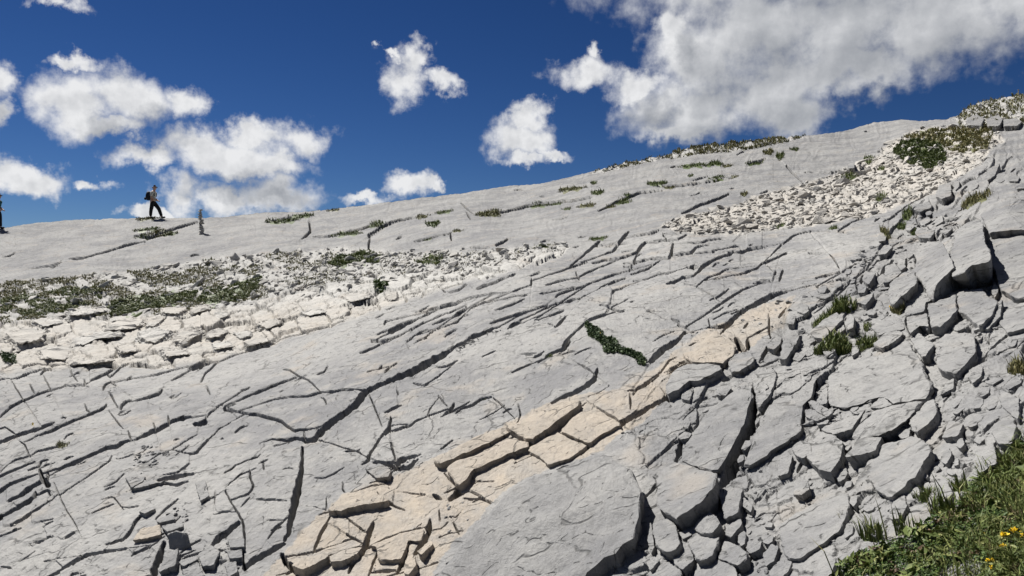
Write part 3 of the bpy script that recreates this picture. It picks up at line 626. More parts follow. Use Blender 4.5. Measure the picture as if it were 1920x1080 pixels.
MAT_ROCK = rock_material('limestone'); MAT_GREY = rock_material('grey_limestone', 0.0, .06, .95); MAT_BEIGE = rock_material('beige_limestone', .9, .2, .2); MAT_WHITE = rock_material('pale_limestone', .1, 1.0, 0.0, dirt=.35); MAT_SCREE = rock_material('scree_limestone', .3, 1.0, 0.0, dirt=.3)

def simple_material(name, rgb, rough=.7, var=.25, scale=40):
    m = bpy.data.materials.new(name); m.use_nodes = True; nt = m.node_tree; bs = nt.nodes['Principled BSDF']
    geo = N(nt, 'ShaderNodeNewGeometry'); n = tnoise(nt, geo.outputs['Position'], scale, 3)
    a = tuple(c * (1 - var) for c in rgb); b = tuple(min(1, c * (1 + var)) for c in rgb)
    link(nt, mixc(nt, n, (*a, 1), (*b, 1)), bs.inputs['Base Color']); bs.inputs['Roughness'].default_value = rough; bs.inputs['Specular IOR Level'].default_value = .2
    return m

# ------------------------------------------------------------------ meshes of the slope
def npmesh(name, verts, faces, mat, parent=None, normals=None, attr=None, smooth=True, loc=None, uv=None):
    me = bpy.data.meshes.new(name)
    faces = np.asarray(faces, np.int32); k = faces.shape[1]
    me.vertices.add(len(verts)); me.vertices.foreach_set('co', np.ascontiguousarray(verts, np.float32).ravel())
    me.loops.add(faces.size); me.loops.foreach_set('vertex_index', faces.ravel())
    me.polygons.add(len(faces)); me.polygons.foreach_set('loop_start', np.arange(0, faces.size, k, dtype=np.int32))
    me.polygons.foreach_set('use_smooth', np.full(len(faces), smooth, bool))
    me.update(calc_edges=True)
    if attr:
        for an, (typ, arr) in attr.items():
            a = me.attributes.new(an, typ, 'POINT'); a.data.foreach_set('vector' if typ == 'FLOAT_VECTOR' else 'value', np.ascontiguousarray(arr, np.float32).ravel())
    if normals is not None: me.normals_split_custom_set_from_vertices(np.asarray(normals, np.float32).tolist())
    me.materials.append(mat)
    o = bpy.data.objects.new(name, me); COL.objects.link(o)
    if parent: o.parent = parent
    if loc is not None: o.location = loc
    return o
def tag(o, label=None, cat=None, group=None, kind=None):
    if label: o['label'] = label
    if cat: o['category'] = cat
    if group: o['group'] = group
    if kind: o['kind'] = kind
    return o

ZB = np.clip(m_bei * (.75 + .5 * fbm(PX / 40, PY / 30, 3, 44)) + m_kar * (.38 * smooth01((PY - 560 - (PX - 200) * -.05) / 50) + .2 * fbm(PX / 60, PY / 25, 2, 46)) + m_scr * .38, 0, 1)
ZW = np.clip(m_kar * .95 + m_scr * .95 + m_gra * .65 + m_rdg * (-.06 + .30 * fbm(PX / 120, PY / 50, 3, 45)) + (m_top + m_rd2) * .6 + m_blk * .0 + m_pav * (.04 + .12 * fbm(PX / 90, PY / 60, 3, 47)), 0, 1)
ZR = np.clip(m_rdg * .75 + m_blk * .8 + .25 * fbm(PX / 150, PY / 80, 2, 48), 0, 1)
ZONE = np.stack([ZB, ZW, ZR], -1)
idx = np.arange(NR * NC).reshape(NR, NC)
quads = np.stack([idx[:-1, :-1], idx[1:, :-1], idx[1:, 1:], idx[:-1, 1:]], -1).reshape(-1, 4)
alive = (PYr[1:, :-1] > SKYX[:, :-1]) & (PYr[1:, 1:] > SKYX[:, 1:])
l4 = np.stack([LAB[:-1, :-1], LAB[1:, :-1], LAB[1:, 1:], LAB[:-1, 1:]], -1).reshape(-1, 4)
fl = np.where((l4 == l4[:, :1]).all(1), l4[:, 0], 0)[alive.ravel()]; quads = quads[alive.ravel()]
Vf, Nf, Zf = V.reshape(-1, 3), VN.reshape(-1, 3), ZONE.reshape(-1, 3)
o_ = np.argsort(fl, kind='stable'); quads, fl = quads[o_], fl[o_]
cut = np.searchsorted(fl, np.arange(len(order) + 2))
slope = None
for c in range(len(order) + 1):
    q = quads[cut[c]:cut[c + 1]]
    if len(q) < 8 and c: continue
    u, inv = np.unique(q, return_inverse=True)
    ob = npmesh('rock_slope' if c == 0 else 'slab', Vf[u], inv.reshape(-1, 4), MAT_ROCK, slope, Nf[u], {'zone': ('FLOAT_VECTOR', Zf[u])})
    if c == 0: slope = tag(ob, kind='structure')
# the side of the mountain beyond the crest
i0 = np.clip(np.searchsorted(YS, skyline(XS)) - 1, 0, NR - 1)
top = V[i0, np.arange(NC)]; ss = np.concatenate([[0], np.geomspace(.25, 60, 26)])
hd = top - EYE; hd[:, 2] = 0; hl = np.linalg.norm(hd, axis=1, keepdims=True); tz = (top[:, 2] - EYE[2])[:, None] / hl; hd /= hl
step = 3; tp, hdd, tzz = top[::step], hd[::step], tz[::step]
back = tp[None] + hdd[None] * ss[:, None, None]; back[..., 2] += tzz[None, :, 0] * ss[:, None] * .98 - .018 * ss[:, None] ** 2 - .012 * ss[:, None]
nb = tp.shape[0]; bi = np.arange(len(ss) * nb).reshape(len(ss), nb)
npmesh('hillside', back.reshape(-1, 3), np.stack([bi[:-1, :-1], bi[:-1, 1:], bi[1:, 1:], bi[1:, :-1]], -1).reshape(-1, 4), MAT_WHITE).update_tag()
tag(bpy.data.objects['hillside'], kind='structure')
print('slabs', len(order), 'faces', len(quads))

# ------------------------------------------------------------------ loose and half loose blocks, traced corner by corner: top outline, height, tilt
def finish(bm, name, mat, parent, loc, ang=27):
    me = bpy.data.meshes.new(name); bm.to_mesh(me); bm.free(); me.materials.append(mat)
    me.polygons.foreach_set('use_smooth', np.ones(len(me.polygons), bool)); me.set_sharp_from_angle(angle=R_(ang))
    ob = bpy.data.objects.new(name, me); COL.objects.link(ob); ob.location = loc
    if parent: ob.parent = parent
    return ob
_bs = [0]
def block(poly, h=10, tilt=(0, 0), deep=16, name='block', mat=None, parent=True, extra=(), shrink=.96, hs=None, amp=.024, bev=.05):
    """a block of rock: its chipped, uneven outline, worn rim, rough flanks and top"""
    _bs[0] += 1; sd = _bs[0]
    P = np.array(poly, float); cx, cy = P.mean(0)
    hh = np.array(hs, float) if hs is not None else np.maximum(h + tilt[0] * (P[:, 0] - cx) + tilt[1] * (P[:, 1] - cy), 1.5)
    size = math.sqrt(np.ptp(P[:, 0]) * np.ptp(P[:, 1]))
    A = np.column_stack([P, hh]); B = np.roll(A, -1, 0); r = np.random.default_rng(sd)
    ch = r.uniform(.02, .09, (len(A), 1))
    C = np.stack([A + (B - A) * ch, B + (A - B) * ch], 1).reshape(-1, 3)                     # corners knocked off
    L = np.concatenate([[0], np.cumsum(np.hypot(*np.diff(np.vstack([C, C[:1]])[:, :2], axis=0).T))])
    m = int(np.clip(L[-1] / max(size / 15, 2.0), 16, 84)); t = np.linspace(0, L[-1], m, endpoint=False)
    Q = np.stack([np.interp(t, L, np.append(C[:, k], C[0, k])) for k in range(3)], 1)
    tg = np.roll(Q, -1, 0) - np.roll(Q, 1, 0); nn = np.column_stack([tg[:, 1], -tg[:, 0]]); nn /= np.linalg.norm(nn, axis=1, keepdims=True) + 1e-9
    j = size * (.022 * gnoise(t / (size * .22), t * 0 + sd * 1.37, 3) + .014 * gnoise(t / (size * .07), t * 0 + sd * 2.11, 4))
    Q[:, :2] += nn * j[:, None]
    c2 = Q[:, :2].mean(0); b = bev * (.6 + .9 * np.abs(gnoise(t / (size * .3), t * 0 + sd, 6)))[:, None] * 1.5
    inn = np.column_stack([c2 + (Q[:, :2] - c2) * (1 - b), Q[:, 2] + .15 * bev * size])
    top, n, s, bp = place(inn[:, 0], inn[:, 1], inn[:, 2]); rim, n, s, bp = place(Q[:, 0], Q[:, 1], np.maximum(Q[:, 2] - .45 * bev * size, .5))
    c = bp.mean(0)
    bot = c + (bp - c) * shrink - n * (deep * s)[:, None]
    sz = size * s.mean()
    o = Vector(c)
    def ring(f, k): return rim + (bot - rim) * f + ((rim - c) / (np.linalg.norm(rim - c, axis=1, keepdims=True))) * (sz * .03 * gnoise(t / (size * .09), t * 0 + sd + k * 3.3, 7))[:, None]
    bm = bmesh.new(); rings = [[bm.verts.new(Vector(p) - o) for p in R] for R in (top, rim, ring(.16, 1), ring(.38, 2), ring(.65, 3), bot)]
    for a_, b_ in zip(rings[:-1], rings[1:]):
        for i in range(m): bm.faces.new((a_[i], a_[(i + 1) % m], b_[(i + 1) % m], b_[i]))
    cap = bm.faces.new(rings[0])
    if len(extra):
        g = bmesh.ops.poke(bm, faces=[cap])['verts'][0]; g.co = Vector(place(extra[0][0], extra[0][1], extra[0][2])[0][0]) - o
    bmesh.ops.recalc_face_normals(bm, faces=bm.faces)
    bmesh.ops.triangulate(bm, faces=bm.faces)
    cell = max(sz / 12, .010)
    for _ in range(4):
        es = [e for e in bm.edges if e.calc_length() > cell]
        if not es or len(bm.verts) > 1000: break
        bmesh.ops.subdivide_edges(bm, edges=es, cuts=1); bmesh.ops.triangulate(bm, faces=[f for f in bm.faces if len(f.verts) > 3])
    bm.normal_update(); of = Vector((sd * 3.1, sd * 1.7, 0)); am = sz * amp; mv = []
    for v in bm.verts:
        q = mnoise.fractal(v.co * (2.2 / sz) + of, .8, 2.1, 3); st = mnoise.fractal(v.co * (8 / sz) + of * 2, .7, 2.1, 3)
        rg = 1 - abs(mnoise.noise(Vector((v.co.x, v.co.y, v.co.z * 2.5)) * (4.2 / sz) + of * 3)) * 2
        mv.append(v.co + v.normal * am * (q * 1.6 + .8 * st + .55 * rg))
    for v, w in zip(bm.verts, mv): v.co = w
    return finish(bm, name, mat or MAT_GREY, (slope if parent is True else parent), o)

# blocks that lean out of the slope, each of them a boulder one can point at
_polys = []
def boulder(label, poly, **k):
    _polys.append(poly)
    o = block(poly, name='boulder', parent=None, **k); return tag(o, label, 'boulder', 'large boulders of the block field')
boulder('huge smooth grey slab in the bottom foreground with a dark overhung right edge',
        [(1040,882),(1130,848),(1152,860),(1180,884),(1198,916),(1198,975),(1190,1014),(1154,1036),(1112,1064),(1080,1110),(800,1110),(850,1042),(925,952),(970,908)],
        hs=[38,40,42,44,44,42,40,36,30,14,8,18,32,38], deep=40, shrink=.93, amp=.008, bev=.014)
boulder('upright pointed grey boulder with a straight shaded right face, left of the overhung one',
        [(1738,452),(1766,453),(1785,490),(1789,503),(1771,518),(1755,535),(1749,562),(1740,552),(1727,526),(1712,508),(1722,480)], hs=[26,28,40,44,40,36,14,14,14,12,18], deep=20, shrink=.9, amp=.010, bev=.02)
boulder('long pale boulder ending in a dark square overhang above a cave',
        [(1790,452),(1796,430),(1815,416),(1832,411),(1844,420),(1846,455),(1859,478),(1858,488),(1838,496),(1820,499),(1806,512),(1788,520),(1781,480)], hs=[22,22,20,18,26,34,52,56,56,54,48,40,30], deep=14, shrink=.72, amp=.012, bev=.02)
boulder('tilted grey boulder with black shadow under its lower edge and a yellow flowered tuft below',
        [(1668,530),(1692,512),(1714,508),(1720,530),(1704,546),(1687,560),(1676,572),(1666,562)], hs=[10,10,14,26,28,28,26,14], deep=12, shrink=.75)
boulder('big angular block between two dark clefts, right of the smooth foreground slab',
        [(1231,905),(1242,880),(1262,866),(1304,878),(1345,889),(1336,917),(1324,935),(1296,955),(1267,973),(1234,952)], hs=[18,20,20,26,40,46,46,44,36,22], deep=26, shrink=.8, amp=.012, bev=.03)
boulder('long rounded rock lying on its side below the wide pale slab',
        [(1595,822),(1611,798),(1637,772),(1668,763),(1700,757),(1733,752),(1711,782),(1678,806),(1654,816),(1620,826)], hs=[10,14,16,18,18,14,18,18,18,12], deep=8, shrink=.8, extra=[(1662,785,26)], amp=.02, bev=.09)
boulder('rounded block standing free at the lower end of the cleft with clear shadow round it',
        [(1223,981),(1240,974),(1258,972),(1268,990),(1276,1020),(1267,1032),(1248,1036),(1232,1024),(1225,1001)], h=20, tilt=(.1, .25), deep=10, shrink=.82, bev=.05)
boulder('peaked stone wedged under the big angular block',
        [(1300,991),(1308,972),(1323,955),(1342,968),(1351,981),(1336,1001),(1312,1000)], h=18, tilt=(.3, .2), deep=10, extra=[(1328,972,30)], shrink=.85)
boulder('wide flat topped stone below the peaked stone in the rubble gully',
        [(1288,1013),(1304,1001),(1350,1007),(1345,1022),(1336,1043),(1325,1051),(1306,1049),(1298,1034)], h=18, tilt=(.1, .3), deep=10, shrink=.82, bev=.07)
boulder('dark grey cube shaped stone among small rubble at the lower left',
        [(314,1001),(330,996),(352,999),(357,1018),(342,1030),(317,1030)], h=14, tilt=(0, -.9), deep=12, shrink=.9)
boulder('flat beige stone lying in the lower left rubble pocket',
        [(249,1013),(265,991),(300,984),(303,1002),(277,1009)], h=7, tilt=(.0, .1), deep=6, mat=MAT_BEIGE, shrink=.9)
boulder('long grey block with a dark chiselled front edge above the beige band',
        [(1248,722),(1258,705),(1269,690),(1300,682),(1350,685),(1355,692),(1333,703),(1312,712),(1292,714),(1269,733),(1250,741)], hs=[6,6,6,6,9,14,15,15,15,15,12], deep=16, shrink=.96, amp=.012, bev=.02)
boulder('squat grey block beside the brown hole at the upper end of the beige band',
        [(1365,681),(1375,664),(1408,659),(1415,677),(1400,688),(1384,698),(1371,697)], h=10, tilt=(.08, .12), deep=14, shrink=.92)
boulder('smooth domed boulder at the right edge of the photo above a curved black gap',
        [(1838,402),(1850,390),(1862,384),(1880,372),(1895,368),(1940,385),(1945,436),(1915,432),(1882,434),(1854,439),(1846,414)], hs=[10,12,12,12,12,20,26,26,26,26,18], deep=16, extra=[(1890,400,26)], shrink=.9, amp=.012, bev=.05)

BLOCKS = [ # (outline, height, tilt x, tilt y, depth)
 ([(1657,530),(1661,500),(1677,492),(1687,505),(1690,511),(1668,529)],9,.1,.2,12),
 ([(1697,572),(1722,535),(1738,547),(1746,563),(1736,567),(1733,585),(1699,592)],9,.05,.1,16),
 ([(1739,570),(1765,565),(1792,548),(1794,584),(1765,613),(1747,615)],13,.05,.22,18),
 ([(1795,547),(1840,541),(1856,560),(1871,565),(1861,590),(1838,612),(1822,603),(1812,588),(1797,586)],14,.1,.12,18),
 ([(1862,590),(1880,560),(1876,592),(1852,618),(1826,620),(1840,612)],10,.1,.0,14),
 ([(1699,596),(1738,588),(1742,612),(1725,611),(1706,626)],12,.05,.25,16),
 ([(1638,647),(1666,618),(1692,622),(1694,626),(1680,639),(1654,653)],13,.1,.2,14),
 ([(1632,613),(1666,593),(1690,597),(1697,617),(1669,620),(1648,629)],8,0,.1,14),
 ([(1705,634),(1721,624),(1748,642),(1752,645),(1736,668),(1728,671)],11,.2,.1,12),
 ([(1519,622),(1545,600),(1569,585),(1582,597),(1557,622),(1544,636),(1524,631)],11,.15,.1,12),
 ([(1584,604),(1594,587),(1602,595),(1600,615),(1587,620)],12,.3,0,10),
 ([(1555,628),(1582,608),(1584,617),(1566,631)],7,.1,.1,10),
 ([(1608,538),(1619,531),(1625,538),(1621,549),(1609,549)],9,.2,.1,6),([(1607,560),(1638,549),(1636,556),(1623,572),(1608,567)],9,.2,.2,8),
 ([(1648,478),(1653,465),(1671,461),(1673,463),(1661,476)],7,.2,.2,8),([(1682,499),(1690,490),(1699,500),(1690,507)],7,0,.2,8),
 ([(1555,702),(1597,676),(1645,667),(1682,642),(1706,640),(1731,690),(1747,731),(1741,747),(1672,758),(1653,745),(1587,765),(1554,762)],7,.03,.03,16),
 ([(1755,646),(1771,626),(1825,625),(1830,662),(1793,702),(1757,690)],11,.05,.12,16),
 ([(1619,675),(1647,667),(1643,687),(1629,685)],8,.2,.2,6),
 ([(1707,781),(1732,758),(1751,748),(1757,773),(1751,786),(1720,812),(1708,806)],14,.1,.2,12),
 ([(1537,805),(1572,790),(1614,775),(1624,766),(1611,784),(1597,805),(1563,815)],10,.05,.25,10),
 ([(1514,860),(1518,833),(1537,809),(1560,815),(1580,828),(1580,846),(1572,866),(1558,886),(1535,880)],15,.1,.15,16),
 ([(1582,858),(1607,827),(1640,803),(1653,799),(1653,821),(1641,845),(1622,851)],18,.0,.3,12),
 ([(1640,840),(1665,830),(1690,825),(1722,818),(1744,838),(1745,850),(1722,886),(1690,920),(1668,935),(1642,918),(1622,880)],16,.1,.08,20),
 ([(1632,765),(1637,757),(1653,742),(1673,759),(1650,766)],9,.1,.2,8),([(1576,826),(1597,835),(1590,845),(1579,840)],8,.1,.1,8),
 ([(1680,810),(1694,802),(1706,806),(1705,820),(1690,823)],7,.1,.1,8),([(1697,798),(1706,794),(1708,806),(1700,806)],6,.1,.1,6),
 ([(1510,749),(1527,752),(1546,763),(1562,774),(1552,782),(1533,773)],9,.1,.2,8),([(1510,769),(1526,768),(1551,782),(1532,790),(1511,782)],8,.1,.3,7),
 ([(1531,791),(1540,782),(1556,784),(1552,794),(1533,797)],7,.1,.3,6),([(1484,838),(1500,826),(1520,830),(1522,850),(1504,860),(1490,852)],11,.1,.1,12),
 ([(1530,755),(1543,730),(1552,726),(1551,756),(1538,760)],6,.1,.0,8),
 ([(1345,920),(1360,914),(1392,917),(1387,945),(1383,963),(1359,974),(1354,949)],13,.05,.2,14),
 ([(1360,986),(1387,970),(1392,982),(1371,1008),(1361,1003)],10,.1,.2,10),([(1210,1050),(1223,1041),(1237,1051),(1219,1070)],11,.1,.3,8),
 ([(1273,999),(1285,994),(1298,1003),(1280,1011)],9,.1,.3,6),([(1213,978),(1221,980),(1227,1027),(1221,1038),(1216,1022)],13,.1,.1,8),
 ([(1262,1043),(1275,1016),(1290,1018),(1302,1050),(1280,1069),(1263,1055)],12,.1,.25,10),
 ([(1346,1047),(1358,1014),(1381,1022),(1400,1035),(1400,1049),(1384,1061)],13,.15,.15,12),
 ([(1304,1056),(1346,1049),(1377,1063),(1387,1090),(1300,1095)],9,.1,.1,12),([(1223,1072),(1236,1043),(1277,1070),(1277,1095),(1223,1095)],9,.1,.1,10),
 ([(1393,931),(1412,948),(1408,961),(1390,947)],6,.1,.1,8),([(1430,1040),(1446,1020),(1460,1025),(1452,1052),(1436,1062)],8,.1,.1,10),
 ([(1462,985),(1500,960),(1560,915),(1592,930),(1590,965),(1570,1000),(1500,1050),(1475,1045),(1466,1015)],10,.05,.06,22),
 ([(1408,703),(1432,694),(1450,690),(1457,703),(1446,736),(1422,768),(1417,742)],9,.1,.05,20),
 ([(1466,700),(1530,668),(1545,672),(1546,695),(1524,712),(1520,745),(1505,760),(1505,808),(1478,826),(1440,850),(1398,880),(1408,840),(1432,780),(1452,745)],5,.03,.02,22),
 ([(1290,830),(1312,792),(1335,765),(1390,720),(1411,722),(1408,760),(1396,790),(1372,840),(1345,885),(1300,876),(1276,862)],6,.05,.0,24),
 ([(1846,464),(1857,443),(1887,437),(1945,450),(1945,560),(1905,560),(1880,545),(1868,515),(1856,488)],12,.05,.03,18),
 ([(1903,366),(1912,358),(1940,355),(1940,376),(1908,374)],13,.1,.2,8),([(1903,350),(1925,338),(1940,352),(1908,354)],10,.0,.2,8),
 ([(1722,414),(1741,407),(1747,413),(1728,424)],5,.1,.2,7),([(1749,417),(1766,403),(1769,415),(1754,424)],6,.2,.1,7),([(1716,438),(1720,426),(1753,434),(1745,447),(1724,446)],7,.0,.25,7),([(1760,433),(1787,428),(1774,439)],6,.1,.2,7),
 ([(1895,545),(1908,515),(1945,500),(1945,545),(1915,555)],12,.1,.1,12),([(1868,600),(1895,575),(1945,560),(1945,610),(1890,625)],9,.1,.1,12),
 # lower left rubble
 ([(302,986),(342,978),(344,987),(313,997)],7,.0,.3,6),([(297,1073),(308,1043),(335,1027),(329,1060)],9,.2,.0,8),([(335,1054),(369,1041),(371,1049),(343,1062)],8,.1,.2,8),
 ([(292,978),(323,962),(329,973),(300,980)],6,.1,.2,6),([(260,959),(287,948),(292,953),(271,963)],6,.0,.3,5),([(235,895),(273,893),(269,902),(247,914)],6,.0,.2,6),
 ([(247,916),(268,900),(300,905),(310,900),(285,908),(262,914)],5,.0,.2,6),([(427,1010),(458,1009),(458,1025),(431,1027)],9,.0,.25,8),([(425,1033),(454,1030),(454,1045),(431,1047)],9,.0,.25,8),
 ([(421,1056),(442,1052),(446,1072),(428,1082)],9,.0,.2,8),([(684,878),(712,868),(733,882),(729,894),(706,897)],7,.05,.1,10),([(366,905),(385,900),(392,930),(376,940)],5,.1,.1,8),
 ([(342,1063),(372,1055),(385,1085),(345,1095)],7,.1,.1,8),([(372,1040),(395,1022),(412,1035),(400,1060),(380,1062)],8,.1,.15,8),
 # square stone far up on the bare face and steps under the summit
 ([(1589,306),(1601,305),(1602,315),(1590,316)],7,.0,.5,4),([(1812,222),(1830,215),(1845,222),(1840,236),(1814,235)],5,0,.3,6),([(1850,222),(1872,216),(1880,224),(1874,236),(1852,237)],6,0,.3,6),([(1882,224),(1905,222),(1916,228),(1908,236),(1882,237)],6,0,.3,6),
]
for k, (poly, h, tx, ty, dp) in enumerate(BLOCKS):
    big = np.ptp(np.array(poly)[:, 0]) > 60
    block(poly, h, (tx, ty), dp, amp=.015 if big else .026, bev=.022 if big else .04, shrink=.9)
# the rest of the jumble: tilted angular blocks filling the field between the traced ones
_allp = [b[0] for b in BLOCKS] + [list(map(tuple, b)) for b in _polys]
_r = random.Random(23); _made = 0
for _try in range(4000):
    if _made >= 95: break
    x, y = _r.uniform(1280, 1935), _r.uniform(300, 1075)
    ax, ay = np.array([x]), np.array([y])
    if not inpoly(ax, ay, Z_BLOCKS)[0] or inpoly(ax, ay, [(1540, 1100), (1640, 1000), (1790, 920), (1850, 860), (1940, 810), (1940, 1100)])[0]: continue
    if inpoly(ax, ay, [(1380, 890), (1500, 860), (1600, 930), (1560, 1050), (1420, 1000)])[0] and _r.random() < .75: continue
    size = _r.choice((14, 18, 22, 28, 36, 48)) * (.6 + .5 * min(1, max(0, (y - 300) / 500))); rot = math.radians(-_r.gauss(42, 24)); el = _r.uniform(1.1, 2.1); k = _r.choice((4, 5, 5, 6))
    poly = []
    for i in range(k):
        a = (i + _r.uniform(-.3, .3)) * 2 * math.pi / k; u, v = math.cos(a) * size * .5 * el ** .5 * _r.uniform(.85, 1.15), math.sin(a) * size * .5 / el ** .5 * _r.uniform(.85, 1.15)
        poly.append((x + u * math.cos(rot) - v * math.sin(rot), y + u * math.sin(rot) + v * math.cos(rot)))
    pa = np.array(poly + [(x, y)] + [((p[0] + x) / 2, (p[1] + y) / 2) for p in poly])
    if any(inpoly(pa[:, 0], pa[:, 1], q).any() for q in _allp): continue
    if any(inpoly(np.array([c[0] for c in q]), np.array([c[1] for c in q]), poly).any() for q in _allp): continue
    _allp.append(poly); _made += 1
    block(poly, size * _r.uniform(.16, .34), (_r.uniform(-.1, .18), _r.uniform(.0, .3)), size * .35, amp=.026, bev=.035, shrink=_r.uniform(.82, .98))
BEIGE = [
 ([(616,956),(632,940),(648,927),(692,917),(729,938),(708,944),(671,948),(642,957),(622,958)],8,0,.1,10),
 ([(547,1060),(562,1048),(610,1037),(616,1043),(590,1058),(566,1068)],8,.0,.1,14),
 ([(617,1044),(652,1028),(680,1026),(668,1040),(640,1052),(620,1053)],6,.0,.1,12),
 ([(950,803),(965,795),(1010,770),(1060,752),(1086,750),(1086,760),(1060,778),(1025,803),(996,826),(982,822)],9,.03,.06,16),
 ([(836,880),(860,862),(905,850),(955,820),(990,830),(992,836),(945,855),(885,881),(868,905),(858,910)],7,.02,.05,14),
 ([(810,862),(845,845),(900,815),(945,803),(955,812),(920,828),(880,845),(842,862),(822,872)],5,.0,.05,10),
 ([(1050,808),(1085,775),(1117,766),(1150,786),(1166,797),(1132,812),(1105,833)],5,.0,.06,12),
 ([(988,842),(1022,822),(1046,812),(1075,826),(1102,836),(1072,858),(1030,872)],4,.0,.05,12),
 ([(692,1024),(724,1010),(752,1001),(796,990),(790,1014),(766,1012),(752,1050),(712,1052),(706,1024)],4,.0,.05,10),
 ([(760,1052),(768,1040),(778,1042),(780,1060),(766,1078),(757,1074)],9,.1,.1,8),([(782,1034),(808,1012),(812,1020),(790,1040)],7,.1,.2,8),
 ([(1276,664),(1304,652),(1340,620),(1352,630),(1366,640),(1380,650),(1378,664),(1355,682),(1300,680)],5,.0,.06,12),
]
for poly, h, tx, ty, dp in BEIGE: block(poly, h * 1.45 + 1.5, (tx, ty * 1.3), dp, name='block', mat=MAT_BEIGE, amp=.014, bev=.03, shrink=.96)

KARREN = [
 [(122,585),(160,575),(200,577),(203,583),(160,592),(130,592)],[(192,605),(225,600),(272,597),(275,605),(255,617),(220,620),(193,622)],[(275,595),(310,595),(300,605),(287,614),(275,612)],
 [(260,622),(295,615),(325,622),(312,630),(292,645),(275,642),(257,632)],[(332,622),(362,612),(382,625),(355,637),(345,650),(325,640)],[(387,625),(410,615),(430,622),(412,632),(390,635)],
 [(437,625),(470,620),(472,630),(450,637)],[(302,577),(347,575),(350,582),(335,590),(305,587)],[(357,577),(390,570),(392,580),(360,590)],[(135,637),(175,627),(207,622),(232,625),(230,630),(180,635),(150,650),(137,652)],
 [(72,660),(85,652),(132,642),(135,655),(125,677),(80,675)],[(127,677),(175,672),(200,670),(212,677),(175,682),(130,685)],[(402,585),(425,585),(430,592),(405,600)],[(720,545),(745,547),(745,562),(730,566),(722,555)],
 [(5,628),(50,612),(92,620),(80,640),(30,648)],[(60,602),(105,596),(118,606),(80,614)],[(215,650),(250,645),(262,658),(225,664)],[(480,608),(515,598),(530,606),(500,618)],[(560,586),(600,578),(612,586),(575,594)],[(640,556),(690,548),(700,558),(655,568)],
 [(300,655),(345,655),(360,664),(310,670)],[(395,645),(430,640),(440,650),(405,656)],[(455,642),(500,630),(508,640),(465,650)]]
for k, poly in enumerate(KARREN): block(poly, 2.6 + k % 3 * 1.2, (.02 * (k % 5 - 2), .10), 8, mat=MAT_SCREE if k % 3 else MAT_WHITE, amp=.06, bev=.17, shrink=1.28)

# ------------------------------------------------------------------ loose stones
def stone_proto(seed, flat, mat):
    r = random.Random(seed); bm = bmesh.new()
    for _ in range(9):
        v = Vector((r.gauss(0, 1), r.gauss(0, 1), r.gauss(0, 1))).normalized()
        bm.verts.new(Vector((v.x * .5, v.y * r.uniform(.36, .5), v.z * flat)) * r.uniform(.85, 1.1))
    q = bmesh.ops.convex_hull(bm, input=bm.verts)
    bmesh.ops.delete(bm, geom=list({e for e in q['geom_interior'] + q['geom_unused'] if isinstance(e, bmesh.types.BMVert)}), context='VERTS')
    bmesh.ops.bevel(bm, geom=list(bm.edges), offset=.02, segments=1, affect='EDGES', clamp_overlap=True)
    bmesh.ops.triangulate(bm, faces=bm.faces)
    me = bpy.data.meshes.new('stone'); bm.to_mesh(me); bm.free(); me.materials.append(mat); return me
PROTO = {}
def protos(mat):
    if mat.name not in PROTO: PROTO[mat.name] = [stone_proto(100 + i, f, mat) for i, f in enumerate((.12, .17, .22, .30, .15, .36))]
    return PROTO[mat.name]
def sample(poly, n, seed, dens=None):
    r = np.random.default_rng(seed); a = np.array(poly, float); out = []
    while len(out) < n:
        p = a.min(0) + r.random((4000, 2)) * np.ptp(a, axis=0)
        p = p[inpoly(p[:, 0], p[:, 1], poly)]
        if dens is not None: p = p[r.random(len(p)) < dens(p[:, 0], p[:, 1])]
        out.extend(p.tolist())
    return np.array(out[:n])
def rot_to(n, r):
    z = Vector(n) + Vector((r.gauss(0, .16), r.gauss(0, .16), 0)); z.normalize()
    q = z.to_track_quat('Z', 'Y').to_matrix(); return q @ Matrix.Rotation(r.uniform(0, 6.28), 3, 'Z')
def scatter(pts, sizes, mat, seed, n_obj, stuff_name, sink=.12):
    r = random.Random(seed); ps = protos(mat); o = np.argsort(-sizes); pts, sizes = pts[o], sizes[o]
    vv, ff, off = [], [], 0
    for k, ((x, y), sz) in enumerate(zip(pts, sizes)):
        P, n, s = ground(x, y)
        if y < skyline(x) + 1: continue
        me = ps[r.randrange(len(ps))]; Rm = rot_to(n, r); S = sz * s
        loc = Vector(P) + Vector(n) * (S * sink)
        if k < n_obj:
            ob = bpy.data.objects.new('stone', me); COL.objects.link(ob); ob.parent = slope
            ob.matrix_local = Matrix.Translation(loc) @ (Rm.to_4x4() @ Matrix.Diagonal((S * r.uniform(.8, 1.35), S * r.uniform(.8, 1.2), S, 1)))
        else:
            if not hasattr(scatter, 'c'): scatter.c = {}
            if me.name not in scatter.c:
                c = np.empty(len(me.vertices) * 3, np.float32); me.vertices.foreach_get('co', c)
                scatter.c[me.name] = (c.reshape(-1, 3), np.array([p.vertices[:] for p in me.polygons]))
            c, f = scatter.c[me.name]
            A = np.array(Rm) * S
            vv.append((c * np.array([r.uniform(.8, 1.35), 1, 1])) @ A.T + np.array(loc)); ff.append(f + off); off += len(c)
    if vv:
        ob = npmesh(stuff_name, np.concatenate(vv), np.concatenate(ff), mat, None, smooth=False); tag(ob, kind='stuff')
r0 = np.random.default_rng(5)
def lognorm(n, med, sg, lo, hi, seed): return np.clip(np.exp(np.log(med) + sg * np.random.default_rng(seed).standard_normal(n)), lo, hi)
